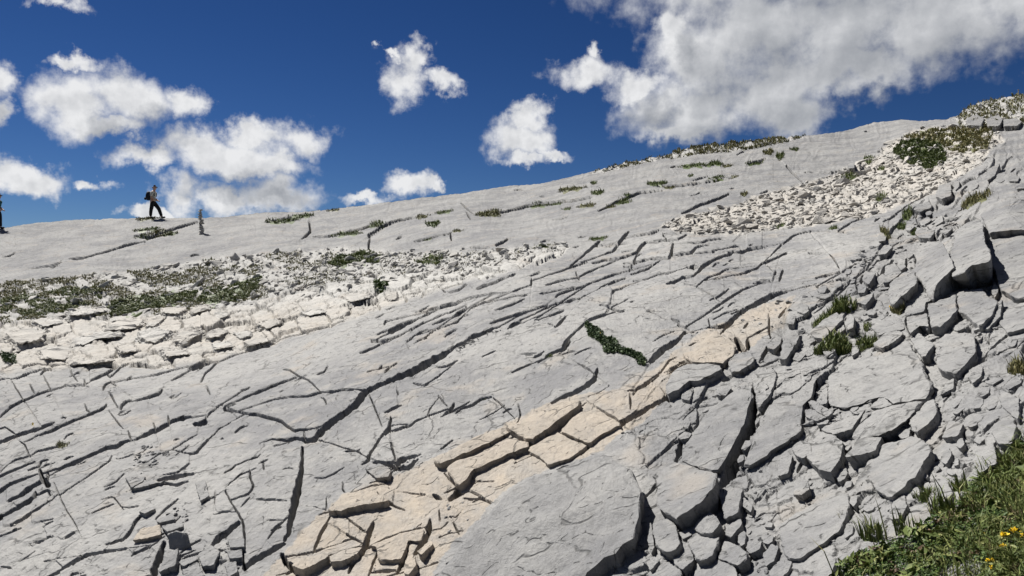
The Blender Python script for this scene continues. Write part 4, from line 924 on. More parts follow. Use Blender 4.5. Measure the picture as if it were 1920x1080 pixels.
# pale scree below the summit
p = sample(Z_SCREE, 2400, 1); z = (.65 + .35 * (p[:, 1] - 240) / 190); scatter(p, lognorm(2400, 8.5, .55, 3.5, 40, 2) * z, MAT_SCREE, 3, 130, 'scree')
p = sample(Z_TOPR + [], 260, 4, lambda x, y: (x < 1960) * 1.0); scatter(p, lognorm(260, 7, .4, 3, 16, 5), MAT_WHITE, 6, 12, 'summit_rubble')
p = np.concatenate([sample(Z_RIDGE2, 260, 7), sample(Z_RIDGE3, 130, 8)]); scatter(p, lognorm(390, 5, .35, 2.5, 9, 9), MAT_WHITE, 10, 6, 'crest_rubble')
# broken stone in the grassy hollow
p = sample(Z_GRASSY, 1150, 11, lambda x, y: np.clip((x + 60) / 500, .25, 1) * (x > -60)); scatter(p, lognorm(1150, 8.5, .5, 3, 30, 12), MAT_WHITE, 13, 80, 'hollow_rubble')
p = sample([(520,520),(640,470),(860,468),(1062,456),(985,480),(830,530),(700,530),(560,560)], 260, 15); scatter(p, lognorm(260, 10, .45, 4, 30, 16), MAT_WHITE, 17, 45, 'karren_rubble')
# chips in the pockets of the pavement
CHIPS = [([(255,838),(300,832),(318,850),(300,872),(258,885),(246,875)],60,6),([(330,948),(348,938),(352,980),(335,1000),(290,1000),(300,975)],46,6),([(230,900),(270,880),(262,930),(240,950)],18,5),
 ([(845,655),(935,612),(940,620),(880,650),(850,668)],46,5),([(200,735),(215,715),(222,728),(206,745)],14,4),([(1285,980),(1300,1010),(1400,1080),(1215,1080),(1205,1040)],40,11),([(1500,748),(1560,780),(1640,770),(1600,800),(1520,800)],30,9),
 ([(1440,560),(1700,520),(1900,560),(1900,700),(1760,860),(1600,880),(1480,840),(1420,700)],210,13),([(1210,980),(1400,930),(1480,1000),(1420,1080),(1210,1080)],60,13),([(1400,880),(1600,870),(1780,850),(1900,720),(1920,830),(1780,930),(1560,1060),(1400,1080)],120,9),([(1600,470),(1700,450),(1720,500),(1650,540),(1580,560),(1590,510)],90,9),([(1700,410),(1800,405),(1790,450),(1700,460)],60,9),([(1570,590),(1700,560),(1700,620),(1600,660)],40,10),([(1380,600),(1480,560),(1470,600),(1400,640)],16,6),
 ([(830,940),(900,925),(880,1000),(840,1010)],8,8),([(1440,640),(1520,600),(1520,640),(1440,690)],16,8),([(400,1020),(460,1010),(450,1080),(400,1080)],22,8),([(1270,880),(1330,860),(1330,900),(1290,960)],4,6),([(690,860),(790,855),(740,890)],10,6)]
for i, (poly, n, sz) in enumerate(CHIPS):
    p = sample(poly, n, 30 + i); scatter(p, lognorm(n, sz, .4, sz * .4, sz * 2.2, 60 + i), MAT_GREY, 90 + i, max(2, n // 4) if n < 30 else n // 5, 'chips')

# ------------------------------------------------------------------ plants
def leaf_material(name, a, b, c):
    m = bpy.data.materials.new(name); m.use_nodes = True; nt = m.node_tree; bs = nt.nodes['Principled BSDF']
    at = N(nt, 'ShaderNodeAttribute', attribute_name='shade'); cr = N(nt, 'ShaderNodeValToRGB')
    el = cr.color_ramp.elements; el[0].position, el[0].color = 0, (*a, 1); el[1].position, el[1].color = 1, (*c, 1); e = el.new(.5); e.color = (*b, 1)
    link(nt, at.outputs['Fac'], cr.inputs[0]); link(nt, cr.outputs[0], bs.inputs['Base Color'])
    bs.inputs['Roughness'].default_value = .6; bs.inputs['Specular IOR Level'].default_value = .3
    return m
MAT_GRASS = leaf_material('meadow_grass', (.05, .072, .016), (.11, .142, .034), (.27, .26, .095))
MAT_DRY = leaf_material('dry_grass', (.08, .085, .03), (.165, .155, .06), (.34, .29, .14))
MAT_MAT = leaf_material('cushion_leaves', (.018, .038, .009), (.035, .07, .014), (.08, .11, .03))
MAT_SHRUB = leaf_material('alpine_mat', (.022, .05, .008), (.055, .10, .018), (.14, .16, .035))
MAT_LITTER = leaf_material('leaf_litter', (.05, .03, .018), (.10, .065, .035), (.2, .15, .09))
MAT_YEL = simple_material('yellow_petals', (.75, .52, .02), .6, .2); MAT_WHT = simple_material('white_petals', (.75, .74, .7), .6, .1); MAT_STEM = simple_material('stem', (.07, .1, .02))

def blades(name, pts, hpx, mat, seed, width=.05, lean=.5, parent=None, dark=0.0, lift=0.0, sod=0.0):
    r = np.random.default_rng(seed); n = len(pts)
    G = [ground(x, y) for x, y in pts]; P = np.array([g[0] for g in G]); s = np.array([g[2] for g in G]); nn = np.array([g[1] for g in G])
    P = P + nn * (lift * s)[:, None]
    h = hpx * s * np.exp(r.normal(0, .3, n)); a = r.uniform(0, 2 * np.pi, n); le = np.abs(r.normal(lean, .3, n))
    d = np.stack([np.cos(a), np.sin(a), np.zeros(n)], 1); w = np.stack([-np.sin(a), np.cos(a), np.zeros(n)], 1) * (np.maximum(h * width, s * .45))[:, None]
    up = np.array([0, 0, 1.0]) * .7 + nn * .3
    mid = P + up * (h * .55)[:, None] + d * (h * le * .25)[:, None]; tip = P + up * (h * (1 - .25 * le))[:, None] + d * (h * le * .75)[:, None]
    P = P - up * (h * .06)[:, None]
    v = np.stack([P - w, P + w, mid + w * .75, mid - w * .75, tip], 1).reshape(-1, 3)
    b = np.arange(n)[:, None] * 5
    f = np.concatenate([b + [0, 1, 2], b + [0, 2, 3], b + [3, 2, 4]])
    sh = np.repeat(np.clip(r.beta(1.6, 2.2, n) - dark, 0, 1), 5)
    if sod:
        tv, tf = turf(np.asarray(pts), sod); f = np.concatenate([f, tf + len(v)]); v = np.concatenate([v, tv]); sh = np.concatenate([sh, np.full(len(tv), .10)])
    return npmesh(name, v, f, mat, parent, None, {'shade': ('FLOAT', sh)}, smooth=False)
def leaves(name, pts, hpx, size, mat, seed, parent=None, dome=None):
    r = np.random.default_rng(seed); n = len(pts)
    G = [ground(x, y) for x, y in pts]; P = np.array([g[0] for g in G]); s = np.array([g[2] for g in G]); nn = np.array([g[1] for g in G])
    hh = hpx * r.random(n) ** .6 * (dome if dome is not None else 1)
    c = P + nn * (hh * s)[:, None]
    nrm = nn * .7 + r.normal(0, .5, (n, 3)); nrm /= np.linalg.norm(nrm, axis=1, keepdims=True)
    t = np.cross(nrm, r.normal(0, 1, (n, 3))); t /= np.linalg.norm(t, axis=1, keepdims=True); b = np.cross(nrm, t)
    L = (size * s * np.exp(r.normal(0, .42, n)))[:, None]
    v = np.stack([c - t * L, c + b * L * .42 + nrm * L * .12, c + t * L, c - b * L * .42 + nrm * L * .12], 1).reshape(-1, 3)
    q = np.arange(n)[:, None] * 4; f = np.concatenate([q + [0, 1, 2], q + [0, 2, 3]])
    return npmesh(name, v, f, mat, parent, None, {'shade': ('FLOAT', np.repeat(np.clip(r.beta(1.6, 2.0, n), 0, 1), 4))}, smooth=False)
def turf(pts, lift):
    """sod under a tuft: a low mound over the ground the blades stand on"""
    c = pts.mean(0); q = pts - c; a = np.linspace(0, 2 * np.pi, 22, endpoint=False); ang = np.arctan2(q[:, 1], q[:, 0]); rr = np.hypot(q[:, 0], q[:, 1])
    rad = np.array([np.percentile(rr[m], 88) if (m := np.abs(np.angle(np.exp(1j * (ang - t)))) < .35).any() else 1.0 for t in a])
    v, f = [], []
    for k, t in enumerate((0.0, .5, .85, 1.04)):
        for i in range(22):
            x, y = c + rad[i] * t * np.array([np.cos(a[i]), np.sin(a[i])]); P, n, s = ground(x, y)
            v.append(P + n * s * (lift * (1 - t ** 3) - .5 - (2.0 if k == 3 else 0)))
    for k in range(3):
        for i in range(22):
            j = (i + 1) % 22; A, B, C, D = k * 22 + i, k * 22 + j, k * 22 + 22 + j, k * 22 + 22 + i; f += [(A, D, C), (A, C, B)]
    return np.array(v), np.array(f)
def ell(cx, cy, rx, ry, n, seed, ang=0.0):
    r = np.random.default_rng(seed); a = r.uniform(0, 6.283, n); q = np.sqrt(r.random(n)) * (1 + .22 * np.sin(3 * a + seed) + .15 * np.sin(5 * a + 2 * seed))
    x, y = np.cos(a) * q * rx, np.sin(a) * q * ry; c, s = math.cos(ang), math.sin(ang)
    return np.stack([cx + c * x - s * y, cy + s * x + c * y], 1)
# tufts of grass: (x, y, rx, ry, blade height, blades, dry?, label, angle)
TUFTS = [
 (1565,655,30,14,16,1500,0,'broad green grass tuft in a hollow above the small round stone',-.35),(1577,580,22,9,15,800,0,'dark green tuft of grass above the long pointed block',-.3),(1540,602,24,7,9,450,0,'narrow grass strip along the upper side of the long pointed block',-.6),
 (1622,648,20,9,12,600,0,'grass tuft beside the broad tuft, left of the wide pale slab',-.2),(1626,617,8,8,9,180,0,'little grass tuft between two blocks above the wide pale slab',0),(1684,588,13,6,11,320,1,'yellow flowered tuft under the tilted boulder with black shadow',0),
 (1742,938,20,6,15,420,0,'single grass tuft rooted in the bare rock left of the meadow corner',-.1),(1796,912,12,5,18,180,0,'thin upright grass blades beside the meadow corner',-.4),(1908,694,16,9,15,500,1,'brownish grass tuft at the right edge with small white flowers below',0),
 (1828,382,30,6,11,520,1,'dry brown grass strip on the slope below the domed boulder',-.35),(1701,404,11,6,8,260,0,'green grass in the crack above the small stone pile',-.6),(1690,424,9,5,7,200,0,'small tuft of grass just below the grass in the crack',-.5),
 (1660,440,12,5,7,260,1,'brown green grass wisp on the pale ledge left of the upright boulder',.6),(1713,436,6,4,7,140,0,'tiny grass wisp beside the dark flat stone',-.3),(1590,332,17,6,6,420,0,'green clump on the bare face left of the scree',-.25),(1651,372,12,6,7,260,0,'yellow green clump in the middle of the scree',-.7),
 (1460,424,13,3,4,200,0,'thin green streak at the lower edge of the scree',-.15),(1628,298,10,6,6,260,0,'green clump at the upper left edge of the scree',0),(1652,315,7,3,5,130,0,'dark dot of grass within the upper scree',0),(1562,428,9,3,4,160,0,'short green streak where scree meets grey slabs',-.2),
 (1712,537,6,5,4,90,0,'speck of grass by the ridge stones',0),(24,676,1,1,1,4,0,None,0),
 (116,835,12,4,6,170,1,'brown grass tuft growing from the joint at the far left pavement',-.1),(1604,930,1,1,1,4,0,None,0),(1581,975,6,9,10,150,1,'withered grass in a dark notch left of the lowest pale slab',.3),
 (1030,668,6,3,4,120,0,'tiny green cushion in the thin crack of the middle pavement',-.2),(905,747,4,2,3,60,0,'moss dot in the crack of the centre pavement',0),
]
for k, (x, y, rx, ry, h, n, dry, lab, ang) in enumerate(TUFTS):
    if not lab: continue
    o = blades('grass_tuft', ell(x, y, rx, ry, n, 200 + k, ang), h, MAT_DRY if dry else MAT_GRASS, 300 + k, sod=2.0); tag(o, lab, 'grass', 'grass tufts between the rocks')
FAR = [(277,431,25,3,'between the walker and the cairn'),(300,437,22,5,'spread in the crack left of the cairn'),(265,443,12,3,'at the lower left end of the crack left of the cairn'),(318,437,12,4,'close to the left of the cairn in the crack'),(275,410,24,3,"under the walking hiker's feet"),
 (530,413,34,4,'on the crest, long and sloping'),(565,404,24,3,'on the crest just right of the long sloping one'),(625,393,12,2,'tiny on the skyline in the middle'),(650,437,26,4,'left of the forked crevice on the upper face'),(705,420,16,5,'at the upper tip of the forked crevice'),
 (790,407,13,3,'right of the forked crevice'),(832,398,18,2.5,'small and flat above the middle of the upper face'),(812,420,14,5,'round below the flat one on the upper face'),(918,402,24,6,'large at the left end of the long crevice'),(1008,384,22,4,'on the long crevice in the middle'),
 (1042,381,10,2.5,'small at the right end of the long crevice'),(1070,356,25,3.5,'long and high on the upper face'),(1113,344,6,3,'small dot below the crest'),(1120,363,13,4,'below the small dot on the crest'),(1100,386,18,3,'brownish right of the long crevice'),(1062,391,8,2,'tiny under the long crevice'),
 (1168,379,14,5,'on the second crevice to the right'),(1145,388,10,3,'at the lower end of the second crevice'),(1178,368,9,3,'above the second crevice'),(1232,345,20,4,'left on the right hand face'),(1255,350,12,2.5,'at the crack on the right hand face'),(1300,312,26,3,'long under the grassy crest'),(1338,309,16,4,'round under the grassy crest'),(1362,312,10,2.5,'small right under the grassy crest'),
 (1412,306,16,3,'streak right of the grassy crest'),(1462,293,8,6,'upright right end under the crest'),(1440,287,10,5,'dark under the crest step'),(1490,280,8,3,'small beyond the crest step'),(1345,333,16,3,'on the double crack of the right hand face'),(1375,332,8,2,'end of the double crack'),(1294,331,6,2,'start of the double crack'),
 (1120,448,18,3,'at the top of the pavement treads'),(1395,364,7,4,'single brown dot above the scree'),(1018,462,18,3,'dark in the rubble tongue'),(800,447,10,2,'thin on the lower upper face'),(855,434,10,2,'thin above the smooth face')]
for k, (x, y, rx, ry, lab) in enumerate(FAR):
    n = int(40 + rx * ry * 4.5)
    o = blades('grass_cushion', ell(x, y, rx, ry, n, 400 + k, -.12), 2.6 + ry * .3, MAT_DRY if k % 3 == 1 else MAT_GRASS, 500 + k, width=.12, dark=.05, lean=.8, sod=1.2)
    tag(o, 'far grass cushion, ' + lab, 'grass', 'grass cushions on the upper rock face')
def meadow(name, poly, n, h, mat, seed, label=None, dens=None, stuff=False, dark=.0):
    o = blades(name, sample(poly, n, seed, dens), h, mat, seed + 1, width=.17, lean=.9, dark=dark, sod=0 if stuff else .5)
    if stuff: tag(o, kind='stuff')
    else: tag(o, label, 'grass', 'grass patches on the slope')
    return o
patch = lambda sc, th, k: (lambda x, y: smooth01((fbm(x / sc, y / (sc * .4), 3, k) - th) * 7))
meadow('grass_patch', [(200,578),(215,562),(300,552),(345,545),(372,548),(360,562),(300,574),(230,586),(205,588)], 15000, 3.6, MAT_GRASS, 601, 'dark green grass patch above the white karren blocks, the longest one', dark=.04)
meadow('grass_patch', [(360,566),(385,545),(440,533),(492,520),(480,545),(460,560),(400,568)], 10000, 3.6, MAT_GRASS, 602, 'dark green grass patch right of the longest one in the stony hollow', dark=.04)
meadow('grass_patch', [(612,492),(640,478),(690,468),(712,478),(708,492),(660,494),(628,500)], 4200, 4.4, MAT_GRASS, 603, 'green grass patch among pale boulders below the forked crevice', dark=.1)
meadow('grass_patch', [(775,490),(800,480),(830,478),(828,490),(800,496)], 500, 5, MAT_GRASS, 604, 'thin green patch among stones right of the one below the forked crevice')
meadow('grass_patch', [(1672,280),(1690,264),(1730,262),(1760,268),(1770,285),(1774,305),(1755,312),(1740,322),(1728,312),(1705,308),(1690,298)], 9500, 5, MAT_GRASS, 605, 'dense dark green grass patch on the scree under the summit', dark=.28)
meadow('grass_patch', [(1690,258),(1730,246),(1800,240),(1850,238),(1862,252),(1850,282),(1800,286),(1775,280),(1740,262)], 3600, 6, MAT_DRY, 606, 'olive and yellow grass patch above the dense dark one under the summit', patch(30, -.25, 9))
meadow('grass', Z_GRASSY, 27000, 3.4, MAT_DRY, 607, None, lambda x, y: patch(70, -.08, 31)(x, y) * np.clip((760 - x) / 420, .1, 1) * (x > -60), True, .06)
meadow('grass', [(0,585),(0,560),(120,540),(190,540),(190,565),(120,585),(60,592)], 9000, 3.6, MAT_GRASS, 608, None, patch(60, -.2, 33), True, .02)
meadow('grass', Z_TOPR, 2600, 5, MAT_DRY, 609, None, lambda x, y: patch(26, -.12, 35)(x, y) * (x < 1960), True, .1)
meadow('grass', Z_RIDGE2, 2600, 4.5, MAT_DRY, 610, None, patch(24, -.2, 36), True, .12)
meadow('grass', Z_RIDGE3, 500, 4, MAT_DRY, 611, None, patch(20, .0, 37), True, .12)
# cushion plant on the pavement, small bushes
cush = np.concatenate([ell(1110,622,12,9,700,701,.7), ell(1121,632,17,10,1200,711,.6), ell(1141,645,22,11,1900,702,.5), ell(1156,655,14,6,600,706,.2), ell(1171,661,14,5,600,703,.1), ell(1192,668,19,6,1100,704,.4), ell(1203,680,9,6,500,707,1.0), ell(1136,658,8,5,250,708,.9), ell(1100,612,3,6,120,709,.2)])
o = leaves('cushion_plant', cush, 5, 2.2, MAT_MAT, 705); tag(o, 'dark green creeping cushion plant with one yellow flower on the grey pavement', 'plant')
o = leaves('shrub', ell(712,537,11,6,420,711), 9, 3.0, MAT_SHRUB, 712); tag(o, 'small bright green bush alone in the white rock band', 'plant')
o = leaves('shrub', ell(16,674,13,8,420,713), 12, 3.0, MAT_MAT, 714); tag(o, 'small dark bush at the left edge above the grey pavement', 'plant')
for k, (x, y, lab) in enumerate([(1126,631,'single yellow flower on the dark cushion plant'),(1672,584,'yellow flowers on the tuft under the tilted boulder'),(64,802,'tiny yellow flower in the long cleft at the left')]):
    o = leaves('flower', ell(x, y, .8 if k != 1 else 2.2, .5, 12 if k != 1 else 24, 720 + k), 8, 1.3, MAT_YEL, 730 + k); tag(o, lab, 'flower')

# meadow corner in the right foreground: a low mat of leaves with grass standing in it
CORNER = [(1560,1110),(1590,1068),(1630,1040),(1700,1018),(1740,990),(1785,960),(1812,935),(1828,905),(1850,880),(1880,862),(1925,835),(2150,760),(2150,1250),(1500,1250)]
cd = lambda x, y: ((x < 2010) & (y < 1130)) * smooth01((fbm(x / 50, y / 30, 2, 41) + .55) * 4) * (1 - .96 * softpoly(x, y, [(1760,1100),(1775,1060),(1830,1048),(1860,1075),(1850,1110)], 5, 6, 3, 12)) * (1 - .95 * softpoly(x, y, [(1595,1100),(1640,1078),(1790,1040),(1800,1046),(1700,1072),(1640,1100)], 4, 4, 3, 12))
pp = sample(CORNER, 38000, 801, cd)
tag(leaves('ground_cover', pp, 13, 3.2, MAT_SHRUB, 802), kind='stuff')
tag(leaves('ground_cover', sample(CORNER, 4200, 812, lambda x, y: cd(x, y) * smooth01(fbm(x / 60, y / 40, 2, 61) * 4 + .3)), 17, 7.0, MAT_GRASS, 813), kind='stuff')
tag(leaves('dead_leaves', sample(CORNER, 2600, 814, lambda x, y: cd(x, y) * smooth01(fbm(x / 45, y / 22, 2, 62) * 5 - .6)), 15, 5.0, MAT_LITTER, 815), kind='stuff')
gd = lambda x, y: ((x < 2010) & (y < 1130)) * np.clip((x - 1740) / 190, .03, 1) * smooth01((fbm(x / 40, y / 40, 2, 43) + .25) * 4)
tag(blades('grass', sample(CORNER, 5400, 803, gd), 30, MAT_GRASS, 804, width=.024, lean=.9, lift=5), kind='stuff')
tag(blades('grass', sample(CORNER, 800, 805, gd), 30, MAT_DRY, 806, width=.018, lean=1.0, lift=4), kind='stuff')
for k, (x, y, lab) in enumerate([(1640,1012,'upright leafy grass tuft at the left tip of the meadow corner'),(1770,968,'tall thin grass at the upper rim of the meadow corner'),(1700,1000,'sparse blades standing at the rim right of the upright leafy tuft')]):
    o = blades('grass_tuft', ell(x, y, 22, 7, (130, 120, 50)[k], 810 + k), (32, 40, 30)[k], MAT_GRASS, 820 + k, width=.035, lean=.35, sod=3); tag(o, lab, 'grass', 'grass tufts between the rocks')
def flower(x, y, rad, h, mat, seed, label, petals=14):
    P, n, s = ground(x, y + h * .5); r = random.Random(seed); base_p = Vector(P); tip = base_p + Vector((r.uniform(-.1, .1), r.uniform(-.1, .1), 1)) * (h * s)
    bm = bmesh.new()
    def tube(a, b, w):
        d = (b - a).normalized(); u = d.orthogonal().normalized(); v = d.cross(u); ra, rb = [], []
        for k in range(5):
            t = k * 2 * math.pi / 5; e = (u * math.cos(t) + v * math.sin(t)) * w; ra.append(bm.verts.new(a + e)); rb.append(bm.verts.new(b + e * .7))
        for k in range(5): bm.faces.new((ra[k], ra[(k + 1) % 5], rb[(k + 1) % 5], rb[k]))
    root = bpy.data.objects.new('flower', None); COL.objects.link(root); root.location = base_p; root.empty_display_size = .01
    tube(Vector((0, 0, 0)), tip - base_p, .9 * s); st = finish(bm, 'stem', MAT_STEM, root, (0, 0, 0))
    bm = bmesh.new()
    for k in range(petals):                               # a head of short, hooked petals
        a = r.uniform(0, 6.28); el = r.uniform(-.1, 1.2); d = Vector((math.cos(a) * math.cos(el), math.sin(a) * math.cos(el), math.sin(el))); L = rad * s * r.uniform(.75, 1.1)
        u = d.orthogonal().normalized(); v = d.cross(u); o = tip - base_p; w = L * .2
        q = [bm.verts.new(o + d * L * f + (u * c1 + v * c2) * w * g) for f, g in ((.1, .5), (.65, 1.0), (1.0, .7)) for c1, c2 in ((1, 0), (-.5, .87), (-.5, -.87))]
        for i in (0, 3):
            for j in range(3): bm.faces.new((q[i + j], q[i + (j + 1) % 3], q[i + 3 + (j + 1) % 3], q[i + 3 + j]))
        bm.faces.new(q[6:9])
    finish(bm, 'petals', mat, root, (0, 0, 0)); return tag(root, label, 'flower', 'flowers in the meadow corner')
for k, (x, y, rd, lab) in enumerate([(1888,1018,9,'yellow flower head left of the pair at the right edge'),(1906,1010,10,'larger yellow flower head of the pair near the right edge'),(1918,1016,9,'yellow flower head cut by the right edge of the photo'),(1886,1040,7,'small yellow flower below the left one of the pair'),(1862,1066,8,'lowest yellow flower of the meadow corner'),(1849,1011,4,'tiny yellow bud left of all yellow heads'),(1864,1078,6,'yellow flower at the bottom edge beside the lowest one')]):
    flower(x, y, rd, 16, MAT_YEL, 840 + k, lab, 24)
for k, (x, y, lab) in enumerate([(1909,706,'white petalled flower with yellow heart by the brownish tuft at the right edge'),(1913,714,'second white flower just below the first by the brownish tuft')]):
    flower(x, y, 4.5, 7, MAT_WHT, 860 + k, lab, 10)

# ------------------------------------------------------------------ cairn, summit post, hikers
def cairn():
    P, n, s = ground(378, 438); root = bpy.data.objects.new('cairn', None); COL.objects.link(root); root.location = Vector(P)
    r = random.Random(4); z = -.02; sizes = [.36, .27, .33, .25, .30, .24, .31, .22, .28, .23, .27, .19, .25, .17, .23, .18]
    th = [.10, .09, .12, .07, .11, .08, .12, .07, .09, .11, .07, .10, .06, .09, .06, .09]; tot = 48 * s; k = tot / sum(th)
    for i, (w, t) in enumerate(zip(sizes, th)):
        t *= k * 1.02; bm = bmesh.new()
        for _ in range(14):
            v = Vector((r.gauss(0, 1), r.gauss(0, 1), r.gauss(0, 1))).normalized(); bm.verts.new(Vector((v.x * w * .5, v.y * w * .45, max(-.5, min(.5, v.z * .8)) * t * 1.15)))
        q = bmesh.ops.convex_hull(bm, input=bm.verts); bmesh.ops.delete(bm, geom=list({e for e in q['geom_interior'] + q['geom_unused'] if isinstance(e, bmesh.types.BMVert)}), context='VERTS')
        bmesh.ops.bevel(bm, geom=list(bm.edges), offset=.008, segments=1, affect='EDGES', clamp_overlap=True)
        bmesh.ops.rotate(bm, verts=bm.verts, cent=(0, 0, 0), matrix=Matrix.Rotation(r.uniform(0, 6), 3, 'Z') @ Matrix.Rotation(r.gauss(0, .07), 3, 'X'))
        finish(bm, 'stone', MAT_WHITE if i % 3 else MAT_SCREE, root, (-.085 * (z + t / 2) + r.gauss(0, .018), r.gauss(0, .015), z + t / 2)); z += t * .96
    return tag(root, 'tall thin cairn of stacked flat stones leaning slightly left on the ridge', 'cairn')
cairn()
def summit_post():
    P, n, s = ground(1909, 180.5); root = bpy.data.objects.new('summit_post', None); COL.objects.link(root); root.location = Vector(P)
    def beam(name, a, b, w, mat):
        bm = bmesh.new(); d = Vector(b) - Vector(a); q = d.to_track_quat('Z', 'Y').to_matrix().to_4x4()
        bmesh.ops.create_cone(bm, cap_ends=True, segments=8, radius1=w, radius2=w * .8, depth=d.length, matrix=Matrix.Translation((Vector(a) + Vector(b)) / 2) @ q); finish(bm, name, mat, root, (0, 0, 0))
    wood = simple_material('weathered_wood', (.3, .27, .23), .8)
    beam('pole', (.04, 0, -.1), (-.02, 0, 13.5 * s), 1.0 * s, wood); beam('brace', (.12, 0, 0), (.0, 0, 7 * s), .55 * s, wood)
    bm = bmesh.new(); bmesh.ops.create_cube(bm, size=1, matrix=Matrix.Translation((0, 0, 12.2 * s)) @ Matrix.Diagonal((3.4 * s, .8 * s, 1.3 * s, 1))); bmesh.ops.bevel(bm, geom=list(bm.edges), offset=.01, segments=1, affect='EDGES'); finish(bm, 'board', wood, root, (0, 0, 0))
    return tag(root, 'small weathered marker post standing on the summit at the right edge', 'post')
summit_post()

def skin(name, chains, mat, parent, sub=1):
    """one continuous surface grown over joints: chains of (x, y, z, radius); joints at equal places are shared"""
    me = bpy.data.meshes.new(name); pts, rad, ed, key = [], [], [], {}
    for ch in chains:
        prev = None
        for (x, y, z, r) in ch:
            k = (round(x, 4), round(y, 4), round(z, 4))
            if k not in key: key[k] = len(pts); pts.append((x, y, z)); rad.append(r)
            if prev is not None and prev != key[k]: ed.append((prev, key[k]))
            prev = key[k]
    me.from_pydata(pts, ed, []); ob = bpy.data.objects.new(name, me); COL.objects.link(ob)
    md = ob.modifiers.new('skin', 'SKIN'); md.use_smooth_shade = True
    for i, v in enumerate(me.skin_vertices[0].data): v.radius = (rad[i], rad[i]); v.use_root = (i == 0)
    sb = ob.modifiers.new('sub', 'SUBSURF'); sb.levels = sb.render_levels = sub
    dg = bpy.context.evaluated_depsgraph_get(); m2 = bpy.data.meshes.new_from_object(ob.evaluated_get(dg)); ob.modifiers.clear(); ob.data = m2; bpy.data.meshes.remove(me)
    m2.name = name; m2.materials.clear(); m2.materials.append(mat); ob.parent = parent; return ob
SKINM = simple_material('skin_tone', (.42, .26, .19), .6, .08); BLACKM = simple_material('black_cloth', (.012, .012, .014), .8, .3); CHECK = simple_material('checked_shirt', (.42, .42, .38), .8, .45, 30)
TEAL = simple_material('teal_shirt', (.02, .10, .10), .8, .2); CAPM = simple_material('dark_cap', (.02, .02, .035), .8, .2); PACKM = simple_material('dark_backpack', (.010, .013, .022), .7, .3); HAIRM = simple_material('brown_hair', (.11, .06, .035), .7, .3); BOOT = simple_material('dark_boots', (.025, .022, .02), .7, .2)
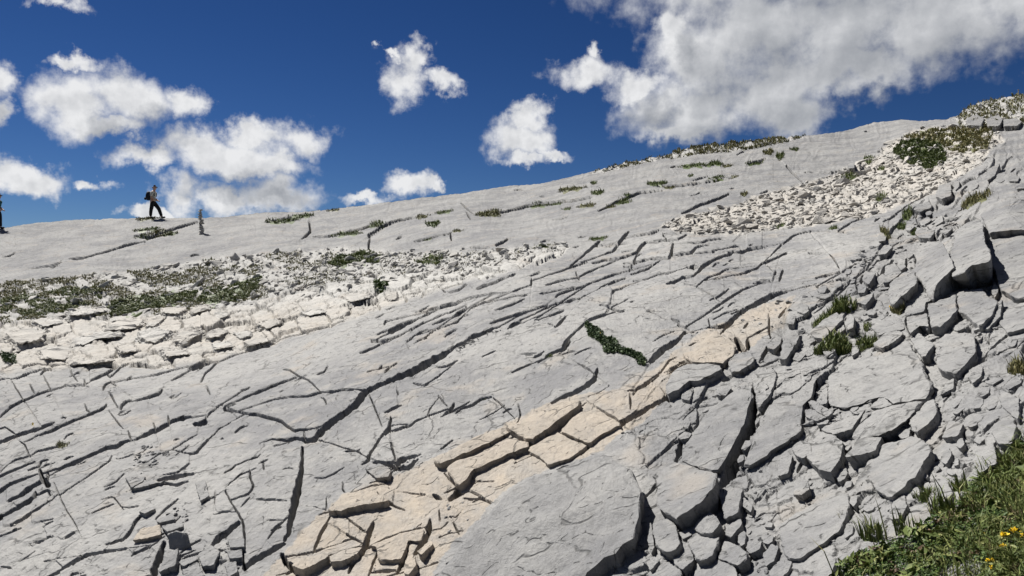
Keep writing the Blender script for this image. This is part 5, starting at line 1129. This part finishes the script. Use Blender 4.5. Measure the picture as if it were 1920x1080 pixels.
def hiker(px, py, label, shirt, pack_label, turn=0.0, stride=1.0):
    P, n, s = ground(px, py); root = bpy.data.objects.new('person', None); COL.objects.link(root); root.location = Vector(P) + Vector((0, 0, .005)); root.rotation_euler = (0, 0, turn)
    hip = (-.05, 0, .90, .135); LW = .085
    legs = {-1: [(-.12, .48, .075), (-.145, .10, .05)], 1: [(.22, .50, .075), (.36, .12, .05)]}
    legs = {k: [(-.06 + (x + .06) * stride, z, r) for x, z, r in v] for k, v in legs.items()}
    def leg(sd, k=0.0):
        (kx, kz, kr), (ax, az, ar) = legs[sd]; y = sd * .09
        return [hip, (-.05 + .01 * sd, y, .82, .095 + k), ((kx - .05) / 2 + .01, y, (.82 + kz) / 2, .09 + k), (kx, y, kz, kr + k), ((kx + ax) / 2 - .01, y, (kz + az) / 2, .068 + k), (ax, y, az, ar + k)]
    def foot(sd):
        ax, az, ar = legs[sd][1]; y = sd * .09; up = .05 if sd > 0 else 0
        return [(ax, y, az, ar), (ax + .02, y, az - .06, .048), (ax + .12, y, max(.03, az - .08) + up * .4, .042), (ax + .2, y, max(.025, az - .08) + up, .03)]
    arm = lambda sd, k=0.0: [(-.03, sd * .05, 1.36, .10), (-.03, sd * .185, 1.39, .062 + k), (-.07, sd * .215, 1.12, .045 + k)]
    fore = lambda sd: [(-.07, sd * .215, 1.12, .045), (.06, sd * .19, 1.0, .038), (.17, sd * .13, .94, .028), (.22, sd * .11, .915, .03), (.26, sd * .10, .90, .018)]
    torso = [hip, (-.06, 0, 1.08, .135), (-.04, 0, 1.26, .15), (-.03, 0, 1.36, .12), (-.01, 0, 1.46, .058), (.02, 0, 1.53, .065)]
    head = [(.02, 0, 1.53, .065), (.035, 0, 1.60, .098), (.03, 0, 1.68, .088), (.02, 0, 1.725, .05)]
    chains = [torso + head[1:], leg(-1), leg(1), foot(-1), foot(1)]
    for sd in (-1, 1):
        chains.append([(-.03, 0, 1.36, .12)] + arm(sd)[1:] + fore(sd)[1:]); chains.append([(.17, sd * .13, .94, .028), (.20, sd * .09, .945, .014), (.22, sd * .075, .93, .011)])
    chains.append([(.035, 0, 1.60, .098), (.125, 0, 1.585, .02)])                          # nose
    body = skin('body', chains, SKINM, root, 1)
    skin('shirt', [[(-.05, 0, .84, .15), (-.06, 0, 1.0, .148), (-.06, 0, 1.14, .15), (-.04, 0, 1.28, .165), (-.03, 0, 1.37, .13)]] + [[(-.03, 0, 1.37, .13)] + [(x, y, z, r + .022) for x, y, z, r in arm(sd)[1:]] for sd in (-1, 1)], shirt, root)
    skin('trousers', [[(-.05, 0, .97, .148), (-.05, 0, .90, .152)]] + [[(-.05, 0, .90, .152)] + [(x, y, z, r + .022) for x, y, z, r in leg(sd)[1:]] for sd in (-1, 1)], BLACKM, root)
    for sd in (-1, 1): skin('boot', [[(x, y, z, r + .016) for x, y, z, r in foot(sd)]], BOOT, root)
    skin('hair', [[(-.035, 0, 1.57, .05), (-.045, 0, 1.62, .075), (-.03, 0, 1.67, .08)]], HAIRM, root)
    for sd in (-1, 1): skin('ear', [[(.02, sd * .085, 1.60, .018), (.015, sd * .095, 1.63, .02)]], SKINM, root, 1)
    cap = skin('cap', [[(-.03, 0, 1.685, .085), (.03, 0, 1.70, .10), (.075, 0, 1.69, .07)]], CAPM, root); skin('cap_brim', [[(.09, -.04, 1.665, .03), (.17, -.03, 1.645, .02)], [(.09, -.04, 1.665, .03), (.09, .04, 1.665, .03), (.17, .03, 1.645, .02)], [(.17, -.03, 1.645, .02), (.17, .03, 1.645, .02)]], CAPM, cap)
    tag(root, label, 'person', 'hikers on the ridge')
    if pack_label:
        pk = bpy.data.objects.new('backpack', None); COL.objects.link(pk); pk.location = root.location + Vector((-.20, 0, .95)); pk.rotation_euler = (0, 0, turn)
        skin('bag', [[(-.06, 0, -.02, .15), (-.10, 0, .18, .19), (-.07, 0, .40, .16), (-.03, 0, .47, .10)]], PACKM, pk); skin('pocket', [[(-.25, 0, .02, .07), (-.27, 0, .18, .08)]], PACKM, pk)
        for sd in (-1, 1): skin('strap', [[(.03, sd * .10, .42, .02), (.18, sd * .12, .47, .02), (.28, sd * .12, .36, .02), (.26, sd * .13, .20, .02)]], PACKM, pk)
        skin('dangling_strap', [[(-.04, .06, .0, .012), (-.05, .07, -.14, .01)]], PACKM, pk)
        tag(pk, pack_label, 'backpack')
hiker(289, 409.5, 'hiker in light shirt, dark trousers and dark cap walking right along the ridge', CHECK, 'dark backpack carried by the hiker in the light shirt')
hiker(-3.5, 429.5, 'hiker in teal shirt, dark trousers and cap cut by the left edge', TEAL, None, stride=.25)
